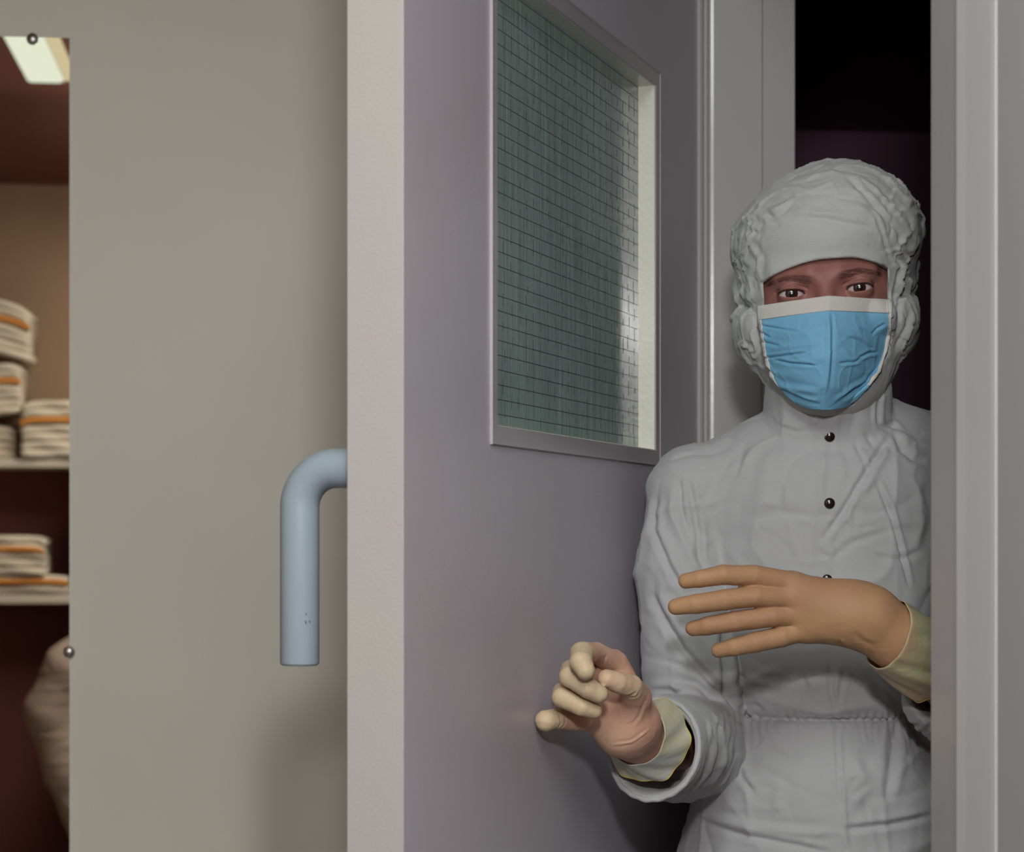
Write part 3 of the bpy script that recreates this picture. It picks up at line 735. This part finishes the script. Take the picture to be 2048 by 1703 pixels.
# eyes, brows, lashes
for e in EYE:
    c = fl2w(e); bm = bmesh.new(); bmesh.ops.create_uvsphere(bm, u_segments=48, v_segments=32, radius=.0122)
    for v in bm.verts:
        if v.co.y < -.0107: v.co.y -= (abs(v.co.y)-.0107)*.35
    me = D.meshes.new('eye'); bm.to_mesh(me); bm.free(); me.polygons.foreach_set('use_smooth', [True]*len(me.polygons))
    o = link('eye', me, MT['eye']); ch2(o, body); o.location = Vector([float(t) for t in c]); o.rotation_euler = (math.radians(1.5), 0, -YW)
    o['label'] = 'dark brown eye'
def strands(name, items, m, parent):
    vs = []; fs = []
    for a, b_, r in items:
        a = Vector(a); b_ = Vector(b_); t = (b_-a).normalized(); u = t.orthogonal().normalized(); w_ = t.cross(u); i = len(vs)
        for k in range(3): an = 2.094*k; vs.append(a+(u*math.cos(an)+w_*math.sin(an))*r)
        vs.append(b_)
        fs += [(i, i+1, i+3), (i+1, i+2, i+3), (i+2, i, i+3)]
    return ch2(link(name, pyme(name, vs, fs), m), parent)
def face_pt(x, z, off=0):
    P = np.array([[x, -.06, z]], np.float32)
    for _ in range(80):
        v = float(head_sdf_l(P, True)[0])
        if v < .00006: break
        P[0, 1] += v*.8
    return fl2w((x, P[0, 1]-off, z))
for s in (-1, 1):
    it = []
    for _ in range(320):
        t = random.random(); x = s*(.012+.040*t); zc = .0092+.005*math.sin(min(1, t*1.25)*math.pi*.62)-.004*max(0, t-.6)+(.0018 if s > 0 else 0); th = .0040*(1-.6*t)
        z = zc+random.uniform(-1, 1)*th; a = face_pt(x, z, .0); dx = s*random.uniform(.003, .0055); dz = random.uniform(.0002, .0022)*(1-t*1.3)
        b_ = face_pt(x+dx, z+dz, .0005); it.append((a, b_, .00011))
    strands('eyebrow', it, MT['brow'], body)
for s, e in zip((-1, 1), EYE):
    it = []
    for k in range(46):
        x = -.0125+.025*k/45; zc = x/.0135; z = e[2]+.0030*(1-abs(zc)**2.2)+.0006*zc
        y = e[1]-math.sqrt(max(0, .0133**2-x*x-(z-e[2])**2)); a = fl2w((e[0]+s*x, y, z)); b_ = fl2w((e[0]+s*(x*1.22), y-.0028, z+.0016)); it.append((a, b_, .00055))
    strands('eyelashes', it, MT['brow'], body)

# hood
HF = [([(1560, 442), (1640, 450), (1690, 460), (1737, 466)], 5, -1.8), ([(1540, 428), (1575, 412), (1592, 404)], 7, 1.6), ([(1520, 436), (1560, 432), (1590, 402)], 4, -1.3),
 ([(1683, 352), (1722, 400), (1760, 440), (1812, 482)], 5, -2.0), ([(1700, 350), (1745, 385), (1790, 430), (1822, 470)], 6, 1.6), ([(1640, 405), (1700, 410), (1745, 425), (1778, 470)], 6, -1.2),
 ([(1735, 435), (1752, 470), (1775, 525)], 3.5, -1.5), ([(1790, 470), (1800, 500), (1838, 515)], 4, -2), ([(1780, 500), (1800, 530), (1790, 580), (1783, 640)], 4, -1.8),
 ([(1600, 345), (1660, 340), (1730, 352)], 5, -1.0), ([(1560, 372), (1620, 352), (1690, 350)], 8, 1.2), ([(1490, 450), (1520, 470), (1560, 452)], 5, -1.6),
 ([(1500, 400), (1530, 420), (1550, 455)], 5, -1.2), ([(1478, 500), (1500, 530), (1495, 570), (1512, 620)], 4, -2), ([(1500, 480), (1520, 520), (1515, 560)], 4, 1.6),
 ([(1480, 590), (1505, 600), (1522, 640)], 5, -2.4), ([(1520, 600), (1518, 650), (1530, 720)], 4, -1.5), ([(1822, 560), (1800, 600), (1790, 650)], 5, -2.4),
 ([(1835, 540), (1810, 560), (1795, 555)], 3.5, -1.6), ([(1826, 610), (1815, 650), (1790, 700)], 4, -1.5)]
def hood_disp(P, g):
    q = tl(P); side = np.clip((np.abs(q[:, 0])-.052)/.02, 0, 1); back = np.clip((q[:, 1]-.02)/.05, 0, 1); up = np.clip((q[:, 2]-.055)/.02, 0, 1)
    edge = np.clip((q[:, 2]-.03)/.01, 0, 1)
    n = crinkle(P, .0026, 26, 1)*(.25+up*.8)+crinkle(P, .0034, 48, 3)*side+crinkle(P, .0013, 70, 7)*(.3+.7*up)*np.maximum(side, edge)
    return n*np.where((np.abs(q[:, 0]) < .054) & (q[:, 1] < .03), edge*.7+.06, 1)+folds(P, g, HF, 2.12)
build('hood', hood, (.19, 2.04, 1.45), (.42, 2.33, 1.755), .0020, MT['hood'], hood_disp, mx=.0015)

# coverall
SF = [([(1627, 850), (1614, 960), (1612, 1125)], 2.5, .7), ([(1700, 955), (1698, 1150)], 2.5, .7),
 ([(1792, 865), (1745, 925), (1712, 975), (1680, 1030), (1640, 1082)], 5, -3.4), ([(1775, 900), (1738, 950), (1712, 1000)], 3.5, -1.6), ([(1760, 945), (1735, 975), (1705, 985)], 5, .9),
 ([(1752, 960), (1778, 1020), (1800, 1090), (1822, 1175)], 4, -3.0), ([(1795, 858), (1812, 895), (1835, 915), (1866, 918)], 7, -2.4), ([(1775, 838), (1800, 852), (1822, 862)], 6, -2.2),
 ([(1800, 850), (1830, 880), (1850, 890)], 8, 1.3), ([(1715, 880), (1728, 920), (1735, 950)], 4, -1.3), ([(1735, 860), (1752, 890), (1785, 890)], 5, -1.4),
 ([(1384, 955), (1396, 1020), (1404, 1070), (1404, 1110), (1417, 1145)], 6, -2.6), ([(1366, 950), (1368, 1000), (1376, 1055)], 4, -1.6),
 ([(1315, 985), (1309, 1060), (1335, 1130), (1368, 1190)], 6, -3.0, 2.15), ([(1345, 960), (1345, 1030), (1375, 1100), (1395, 1150)], 9, 2.0, 2.15),
 ([(1306, 1185), (1328, 1235), (1368, 1300), (1420, 1355), (1458, 1400)], 7, -3.6, 2.13), ([(1330, 1190), (1360, 1250), (1410, 1300)], 10, 2.2, 2.13),
 ([(1310, 1395), (1352, 1390), (1395, 1425), (1414, 1480), (1400, 1540), (1350, 1585), (1290, 1575), (1262, 1555)], 6, -5.0, 2.07),
 ([(1340, 1378), (1395, 1385), (1440, 1440), (1440, 1510), (1410, 1570), (1350, 1600)], 8, 3.6, 2.10),
 ([(1372, 1420), (1385, 1460), (1380, 1510), (1345, 1550), (1300, 1560)], 5, -3.0, 2.06), ([(1430, 1400), (1462, 1440), (1470, 1500), (1450, 1560)], 6, -4.5, 2.14),
 ([(1350, 1430), (1372, 1475), (1352, 1530)], 4, -1.5, 2.02), ([(1360, 1340), (1400, 1360), (1450, 1400)], 8, 1.6, 2.12),
 ([(1448, 1255), (1456, 1340), (1453, 1390), (1475, 1432)], 8, -6, 2.14), ([(1482, 1425), (1520, 1417), (1537, 1427)], 5, -2), ([(1470, 1390), (1520, 1370), (1580, 1375)], 8, 1.8),
 ([(1478, 1441), (1600, 1442), (1720, 1441), (1838, 1443)], 3.5, -1.8), ([(1662, 1325), (1664, 1380), (1676, 1426)], 5, -2.2), ([(1692, 1335), (1682, 1395), (1676, 1425)], 4, -1.8),
 ([(1578, 1372), (1610, 1358), (1655, 1350)], 5, -1.7), ([(1600, 1340), (1615, 1375), (1600, 1410)], 6, -1.5), ([(1560, 1340), (1500, 1370)], 8, 1.5), ([(1700, 1340), (1740, 1380), (1790, 1420)], 6, -1.8),
 ([(1720, 1320), (1780, 1375), (1830, 1410)], 8, 1.8), ([(1676, 1450), (1676, 1560), (1680, 1652)], 3, -1.5), ([(1682, 1450), (1682, 1560), (1686, 1640)], 3, 1.0),
 ([(1680, 1655), (1780, 1646), (1868, 1634)], 6, -3.0), ([(1385, 1650), (1480, 1672), (1600, 1690), (1660, 1702)], 6, -2.6), ([(1420, 1640), (1500, 1655), (1600, 1662), (1660, 1660)], 8, 2.0),
 ([(1472, 1505), (1490, 1560), (1512, 1595)], 6, -2.2), ([(1800, 1448), (1786, 1520), (1768, 1600)], 10, -3.0), ([(1822, 1400), (1838, 1455), (1868, 1500)], 6, -3.0),
 ([(1530, 1500), (1580, 1520), (1620, 1500)], 10, -1.2), ([(1700, 1500), (1730, 1560), (1700, 1620)], 12, 1.5), ([(1560, 1560), (1550, 1620)], 10, 1.4), ([(1740, 1560), (1700, 1590)], 6, -1.0),
 ([(1655, 828), (1640, 850), (1625, 870)], 4, -1.5), ([(1752, 765), (1752, 840)], 3.5, 1.2), ([(1765, 765), (1762, 845), (1790, 865)], 4, -1.6), ([(1537, 800), (1560, 845), (1600, 862), (1640, 850)], 4, -1.0),
 ([(1500, 880), (1480, 960), (1440, 1020)], 9, -1.2), ([(1540, 900), (1530, 1000), (1500, 1080)], 12, .9), ([(1500, 1040), (1560, 1020), (1600, 1030)], 12, -.9),
 ([(1620, 1090), (1660, 1120), (1700, 1085), (1780, 1060)], 6, -1.0), ([(1740, 1110), (1800, 1120), (1850, 1100)], 6, -1.2), ([(1840, 960), (1850, 1040), (1835, 1100)], 10, 1.6)]
def suit_disp(P, g):
    n = crinkle(P, .0024, 15, 21)+crinkle(P, .0011, 32, 23)
    low = np.clip((1.24-P[:, 2])/.05, 0, 1); arm = np.clip((.165-P[:, 0])/.03, 0, 1)
    n = n+crinkle(P*np.array([1, 1, .6]), .0026, 22, 31)*np.maximum(low*.8, arm*.4)
    zb = float(W(0, 1441, 2.11)[2]); dz = zb-P[:, 2]
    ga = np.where(dz > 0, np.exp(-(dz/.020)**1.2), np.exp(-(dz/.007)**2)); n = n+ga*.0017*np.sin(P[:, 0]*2*math.pi/.0078+3*noise(P, 60, 41))*(.5+.5*noise(P, 40, 43)+.3)
    pk = np.clip((-g[:, 1]-.2)*2, 0, 1); hm = np.clip((np.linalg.norm(P-W(1300, 1490, 2.01), axis=1)-.046)/.016, .08, 1)
    return (n+folds(P, g, SF, 2.11, 1.45)*pk**.5)*hm
ZS = np.r_[np.arange(.075, 1.0, .012), np.arange(1.0, 1.56, .0024)].astype(np.float32)
def build_suit():
    f = chunked(lambda P: np.maximum(suit(P), .085-P[:, 2])); X = axes(.06, .60, .0024); Y = axes(1.885, 2.34, .0026)
    v, q = surface_nets(f, X, Y, ZS, 8); v = project(f, v, 2, .0015)
    g = grad(f, v); g /= np.maximum(np.linalg.norm(g, axis=1, keepdims=True), 1e-6)
    v = v+g*suit_disp(v, g)[:, None].astype(np.float32); print('suit', len(v))
    return add_part('coverall', npmesh('coverall', v, q), MT['cloth'])
cov = build_suit()
def sleeve_hem():
    u = np.cross(SLD, (0, 0, 1)); u /= np.linalg.norm(u); w_ = np.cross(SLD, u); pts = []
    for k in range(144):
        an = 2*math.pi*k/144; o_ = SLA+.0452*(u*math.cos(an)+w_*math.sin(an)); t = float((SLC-o_)@SLN)/float(SLD@SLN); p = (o_+SLD*(t-.001)).astype(np.float32)
        pts.append((p, True))
    st = next(i for i in range(144) if pts[i][1] and not pts[i-1][1]) if not all(f for _, f in pts) else 0
    arc = []
    for i in range(144):
        p, f = pts[(st+i) % 144]
        if not f: break
        arc.append(p+v3((0, 0, .0004*math.sin(i*math.pi*2*20/144))))
    arc.append(arc[0]); rr = [.0024*(1+.1*math.sin(i*math.pi*2*9/144)) for i in range(len(arc))]
    return ch2(sweep('sleeve_hem', arc, rr, MT['cloth'], n=12, caps=False), cov)
sleeve_hem()
def shoe_covers():
    o, _, _ = build('overshoe', lambda P: np.maximum(smin(feet(P, .006), cone(P, v3((.23, 2.24, .06)), v3((.23, 2.235, .14)), .05, .055), .02)*1.0, -1e3), (.12, 1.98, -.01), (.30, 2.36, .2), .006, MT['cloth'])
    o, _, _ = build('overshoe', lambda P: smin(cone(P, v3((.39, 2.27, .056)), v3((.405, 2.08, .040)), .048, .036), cone(P, v3((.39, 2.26, .06)), v3((.39, 2.255, .14)), .05, .055), .02), (.31, 1.98, -.01), (.50, 2.38, .2), .006, MT['cloth'])
shoe_covers()
# snap buttons down the front
def on_surface(f, px, py, y0=1.9):
    d = v3(((px-HX)/F, 1, (HY-py)/F)); t = y0
    for _ in range(200):
        P = (v3((0, 0, CZ))+d*t)[None]; v = float(f(P)[0])
        if v < .0002: break
        t += max(v*.6, .0002)
    P = (v3((0, 0, CZ))+d*t)[None]; g = grad(f, P)[0]; g /= np.linalg.norm(g); return P[0], g
for px, py in ((1659, 873), (1659, 1006), (1654, 1159)):
    p, g = on_surface(suit, px, py, 2.03); o = disc('snap_button', p-g*.0006, g, .0052, .0022, MT['snap']); ch2(o, cov); o['label'] = 'dark snap button'

# gloves
gA = lambda P: np.minimum(handA(P), 1e3)
def cutA(P): ax = v3((.78, .1, -.60)); return (P-W(1825, 1310, 1.998))@ax
def glove_a(P): return np.maximum(smin(handA(P), foreA(P), .006), cutA(P))
GF = [([(1672, 1278), (1680, 1290), (1690, 1296)], 3, -1.0, 1.99), ([(1700, 1262), (1720, 1280), (1745, 1290)], 5, -.7, 1.99)]
def da(P, g): return folds(P, g, GF, 1.98)+crinkle(P, .0003, 60, 51)
build('glove', glove_a, (.125, 1.93, 1.20), (.42, 2.10, 1.36), .0016, MT['glove_tan'], da)
def sheet_tube(name, f_r, a, b_, m, n=120, k=26, th=.0008, parent=person, bias=None, bamp=0):
    """loose cuff around an axis; f_r(t, angle) -> radius"""
    a = Vector([float(x) for x in a]); b_ = Vector([float(x) for x in b_]); t = (b_-a).normalized(); u = Vector((0, -1, 0)); u = (u-t*u.dot(t)).normalized(); w_ = t.cross(u)
    vs = []; fs = []
    for i in range(k+1):
        for j in range(n):
            an = 2*math.pi*j/n; tt = i/k; r, sh_ = f_r(tt, an); dr = u*math.cos(an)+w_*math.sin(an); r += (bamp*tt*max(0, dr.dot(Vector(bias))) if bias else 0); vs.append(a+(b_-a)*tt+t*sh_+(u*math.cos(an)+w_*math.sin(an))*r)
    for i in range(k):
        for j in range(n): fs.append((i*n+j, i*n+(j+1) % n, (i+1)*n+(j+1) % n, (i+1)*n+j))
    o = link(name, pyme(name, vs, fs, True), m); md = o.modifiers.new('t', 'SOLIDIFY'); md.thickness = th; md.offset = 1
    ch(o, parent); return o, vs
def tube_loop(name, pts, r, m, parent): 
    pts = list(pts); return ch(sweep(name, pts+[pts[0]], r, m, n=8, caps=False), parent)
def rA(t, an):
    wv = .0010*math.sin(an*7+t*6)+.0007*math.sin(an*13+2+t*9); return .0312+.0042*t**.8+wv*(.3+t), .010*math.cos(an-2.3)*(1-t)+.004*math.sin(an*2)*t
o, vs = sheet_tube('glove_cuff', rA, W(1776, 1268, 1.995), W(1856, 1326, 2.03), MT['cuff']); o['label'] = 'pale loose glove cuff'
tube_loop('glove_rim', vs[-120:], .0011, MT['rim'], person)['label'] = 'yellow rolled glove rim'
def glove_b(P):
    ax = v3((.62, .62, -.48)); return np.maximum(smin(handB(P), foreB(P), .006), (P-W(1288, 1482, 2.0))@ax)
GB = [([(1232, 1385), (1255, 1387), (1272, 1378)], 2.5, -1.0, 1.94), ([(1250, 1392), (1270, 1388), (1278, 1375)], 2, -.8, 1.94), ([(1287, 1395), (1275, 1430), (1258, 1450)], 3, -.7, 1.95),
      ([(1222, 1488), (1262, 1482), (1300, 1455)], 2.2, .8, 1.95), ([(1165, 1462), (1182, 1452), (1192, 1435)], 2.2, .7, 1.94), ([(1112, 1458), (1122, 1445), (1118, 1425)], 1.8, -.6, 1.93), ([(1150, 1460), (1160, 1448), (1162, 1436)], 2, -.6, 1.94),
      ([(1120, 1457), (1130, 1447), (1130, 1428)], 1.6, -.5, 1.93), ([(1182, 1330), (1190, 1310)], 2, -.7, 1.92), ([(1205, 1330), (1210, 1305)], 2.2, -.6, 1.94), ([(1255, 1345), (1280, 1360)], 3, -.5, 1.93)]
def db(P, g): return folds(P, g, GB, 1.94)+crinkle(P, .00035, 70, 61)
ob, vb, qb = build('glove', glove_b, (.01, 1.85, 1.14), (.145, 2.05, 1.28), .0014, MT['glove_pink'], db)
at = ob.data.attributes.new('loose_latex', 'FLOAT', 'POINT')
def tipw(P):
    w_ = np.zeros(len(P))
    for c, r in ((HB[0][:3], .006), (HB[1][:4], .006), (HB[2][:4], .006), (HB[3][:2], .002)): w_ = np.maximum(w_, np.clip(1-(chain(P, c))/r*2-.0, 0, 1))
    w_ = np.maximum(w_, .5*np.clip(1-chain(P, HBT[:3])/.004, 0, 1)); return w_
at.data.foreach_set('value', tipw(vb).astype(np.float32))
def rB(t, an):
    wv = .0010*math.sin(an*6+t*5)+.0006*math.sin(an*11+1+t*8); return .0275+.0095*t**1.1+wv*(.3+t), .007*math.cos(an-1.0)*(1-t)+.003*math.sin(an*2+1)*t
o, vs = sheet_tube('glove_cuff', rB, W(1270, 1465, 1.985), W(1296, 1481, 2.018), MT['cuffgrey'], bias=(.55, -.2, .8), bamp=.003); o['label'] = 'milky translucent glove cuff'
tube_loop('glove_rim', vs[-120:], .0011, MT['rim'], person)['label'] = 'yellow rolled glove rim'

# face mask
MO_L = [(0, 1515, 612), (.12, 1516, 640), (.30, 1522, 675), (.50, 1529, 715), (.68, 1541, 752), (.82, 1562, 783), (.92, 1588, 803), (1, 1612, 815)]
MO_R = [(0, 1784, 600), (.12, 1783, 626), (.30, 1781, 660), (.50, 1774, 700), (.68, 1760, 742), (.82, 1735, 776), (.92, 1714, 799), (1, 1692, 813)]
MC = [(0, 592), (.12, 621), (1, 819)]
def interp(tb, t, k): return np.interp(t, [r[0] for r in tb], [r[k] for r in tb])
MFD = [([(1530, 640), (1560, 650), (1600, 662)], 2.5, -1.0), ([(1530, 652), (1550, 668)], 2.5, -1), ([(1533, 707), (1570, 707), (1614, 705)], 2.6, -1.6), ([(1556, 712), (1585, 724), (1634, 732)], 2.6, -1.5),
 ([(1535, 715), (1552, 735), (1560, 748)], 2.5, -1.4), ([(1540, 740), (1570, 772), (1610, 797), (1645, 808)], 3.5, -1.6), ([(1768, 698), (1745, 701), (1722, 713)], 2.8, -1.8), ([(1725, 715), (1710, 722), (1676, 727)], 2.6, -1.3),
 ([(1690, 672), (1725, 680), (1765, 698)], 4, -1.2), ([(1768, 728), (1735, 765), (1690, 795)], 3.5, -1.6), ([(1760, 745), (1710, 770), (1670, 800)], 4, 1.2), ([(1560, 760), (1600, 775), (1640, 785)], 5, 1.0),
 ([(1782, 640), (1765, 650), (1750, 665)], 2.5, -1), ([(1657, 625), (1655, 700), (1652, 780)], 4.0, 1.5), ([(1550, 690), (1600, 690), (1640, 685)], 6, .9), ([(1680, 700), (1740, 735)], 6, .8), ([(1530, 670), (1570, 690)], 3, -.9)]
def mask_grid(nu=170, nv=150):
    U = np.linspace(-1, 1, nu); Vv = np.linspace(0, 1, nv); P = np.zeros((nv, nu, 3), np.float32)
    for i, t in enumerate(Vv):
        xl, yl = interp(MO_L, t, 1), interp(MO_L, t, 2); xr, yr = interp(MO_R, t, 1), interp(MO_R, t, 2); yc = interp(MC, t, 1); xc = 1657-9*t
        c_t = interp([(0, -.024), (.10, -.030), (.30, -.043), (.55, -.046), (.80, -.038), (1, -.022)], t, 1)
        s_t = interp([(0, .014), (.5, .016), (.8, .010), (1, -.005)], t, 1)
        for j, u in enumerate(U):
            px = xc+(xl-xc)*(-u) if u < 0 else xc+(xr-xc)*u; py = yc+((yl if u < 0 else yr)-yc)*abs(u)**(1.05 if t < .5 else 1.05+1.5*(t-.5)*2)
            a = abs(u); y = c_t+(s_t-c_t)*(.35*a+.65*a**2.2); P[i, j] = W(px, py, 2.1+y)
    Q = P.reshape(-1, 3); f = lambda X: np.minimum(head_w(X), hood(X))
    rays = Q-v3((0, 0, CZ)); rays /= np.linalg.norm(rays, axis=1, keepdims=True)
    for _ in range(14):
        v = f(Q); mv = np.where(v < .0022, .0024-v, 0); Q = Q-rays*mv[:, None]
    P = Q.reshape(nv, nu, 3)
    for _ in range(6):                # relax depth
        y = P[:, :, 1].copy(); y[1:-1, 1:-1] = (y[1:-1, 1:-1]*2+y[:-2, 1:-1]+y[2:, 1:-1]+y[1:-1, :-2]+y[1:-1, 2:])/6; P[:, :, 1] = np.minimum(y, P[:, :, 1]+.0003)
    du = np.gradient(P, axis=1); dv = np.gradient(P, axis=0); n = np.cross(dv, du); n /= np.maximum(np.linalg.norm(n, axis=2, keepdims=True), 1e-9)
    n = np.where(n[:, :, 1:2] > 0, -n, n)
    Q = P.reshape(-1, 3); G = n.reshape(-1, 3); G2 = G.copy(); G2[:, 1] = -1
    amp = folds(Q, G2, MFD, 2.065); tt = np.repeat(Vv, nu); amp = amp*np.clip((tt-.12)/.03, 0, 1)+crinkle(Q, .0006, 45, 71)*np.clip((tt-.12)/.05, 0, 1)
    return P, (Q+G*amp[:, None]).reshape(nv, nu, 3), Vv, U
MP, MQ, VV, UU = mask_grid()
def patch(name, G, i0, i1, j0, j1, m, off, parent, th=.0009):
    G = G[i0:i1, j0:j1]+v3((0, -off, 0)); a, b_ = G.shape[:2]; idx = np.arange(a*b_).reshape(a, b_)
    q = np.stack([idx[:-1, :-1], idx[1:, :-1], idx[1:, 1:], idx[:-1, 1:]], -1).reshape(-1, 4)
    o = link(name, npmesh(name, G.reshape(-1, 3), q), m); md = o.modifiers.new('t', 'SOLIDIFY'); md.thickness = th; md.offset = 0; return o
iw = int(np.searchsorted(VV, .12))
mask = ch(patch('face_mask', MQ, iw, len(VV), 0, len(UU), MT['maskblue'], 0, None), person); mask['label'] = 'blue pleated surgical face mask'
ch2(patch('nose_band', MP, 0, iw+1, 0, len(UU), MT['maskwhite'], .0009, None, .0016), mask)['label'] = 'white nose band'
i1 = int(np.searchsorted(VV, .80))
for j0, j1 in ((0, 5), (len(UU)-5, len(UU))):
    ch2(patch('side_binding', MQ, iw, i1, j0, j1, MT['maskwhite'], .0007, None, .0014), mask)['label'] = 'white side binding'
# faint row of stamped characters on the mask, too soft to read: worn ink dashes
def stamp():
    p0 = np.argmin(((MQ-W(1720, 655, 2.075))**2).sum(2)); i, j = np.unravel_index(p0, MQ.shape[:2])
    p1 = np.argmin(((MQ-W(1757, 657, 2.075))**2).sum(2)); i2, j2 = np.unravel_index(p1, MQ.shape[:2])
    vs = []; fs = []; n = 8
    a, b_ = MQ[i, j], MQ[i2, j2]
    for k in range(n):
        c = a+(b_-a)*(k+.5)/n
        for (dx, dz, w_, h_) in ((-.0006, 0, .00018, .0016), (.0005, 0, .00018, .0013 if k % 2 else .0008), (0, .0012 if k % 3 else -.001, .0006, .00018)):
            px, py = c[0]+dx, c[2]+dz
            q = []
            for sx, sz in ((-1, -1), (1, -1), (1, 1), (-1, 1)):
                X_, Z_ = px+sx*w_, py+sz*h_; d2 = (MQ[:, :, 0]-X_)**2+(MQ[:, :, 2]-Z_)**2; y = MQ.reshape(-1, 3)[np.argmin(d2)][1]; q.append((X_, y-.00075, Z_))
            b0 = len(vs); vs += q; fs.append((b0, b0+1, b0+2, b0+3))
    o = link('stamp', pyme('stamp', vs, fs), MT['ink']); ch2(o, mask); o['label'] = 'faint blue stamped lettering'
stamp()

# ---- white coverall hooked on the lower shelf; its sleeve bows out into the mirror's lower corner
def hanging():
    HD = SD-.21; V = lambda px, py, dq=0.: v3(virt(px, py, HD-dq)); cc = local(V(210, 1420)); root = empty('hanging_coverall', R(cc[0], cc[1], 0), TH)
    tag(root, 'white cleanroom coverall hanging from the lower shelf, its bowed sleeve low in the mirror', 'coverall')
    sc = (1, .62, 1)
    def f(P):
        d = cone(P, V(200, 1262), V(330, 1262), .035, .035)
        d = smin(d, cone(P, V(265, 1330), V(265, 1560), .105, .100, sc), .05)
        d = smin(d, cone(P, V(265, 1560), V(265, 1780), .10, .105, sc), .05)
        d = smin(d, cone(P, V(222, 1800), V(215, 2220), .062, .055), .04); d = smin(d, cone(P, V(308, 1800), V(315, 2220), .062, .055), .04)
        for a, b_, ra, rb in (((192, 1268), (145, 1335), .046, .080), ((145, 1335), (104, 1425), .080, .078), ((104, 1425), (136, 1545), .078, .066), ((136, 1545), (168, 1668), .066, .042)):
            d = smin(d, cone(P, V(*a, .03), V(*b_, .04), ra, rb), .02)
        for a, b_, ra, rb in (((338, 1272), (395, 1400), .040, .052), ((395, 1400), (410, 1650), .052, .042)): d = smin(d, cone(P, V(*a, .02), V(*b_, .03), ra, rb), .02)
        return smin(d, cone(P, V(265, 1262), V(265, 1250), .04, .035), .02)
    lo = np.min([V(20, 1200), V(450, 2300), V(20, 2300)], 0)-.16; hi = np.max([V(20, 1200), V(450, 2300), V(20, 1200)], 0)+.16
    v, q = surface_nets(f, axes(lo[0], hi[0], .007), axes(lo[1], hi[1], .007), axes(max(.01, lo[2]), hi[2], .007)); v = project(f, v, 2)
    g = grad(f, v); g /= np.maximum(np.linalg.norm(g, axis=1, keepdims=True), 1e-6)
    v = v+g*crinkle(v*np.array([.6, .6, 1.5]), .004, 14, 91)[:, None].astype(np.float32)
    ch(link('cloth', npmesh('cloth', v, q), MT['hang']), root)
    l = local(V(265, 1240)); cx = l[0]
    ch(sweep('hanger_hook', [R(cx, l[1], l[2]-.03), R(cx, l[1], l[2]+.012), R(cx, l[1]-.03, s2[2]+.0), R(cx, shq+.006, s2[2]+.012), R(cx, shq-.002, s2[2]+.018), R(cx, shq-.03, s2[2]+.018)], .0025, MT['chrome'], n=10), root)
hanging()
bpy.context.view_layer.update()
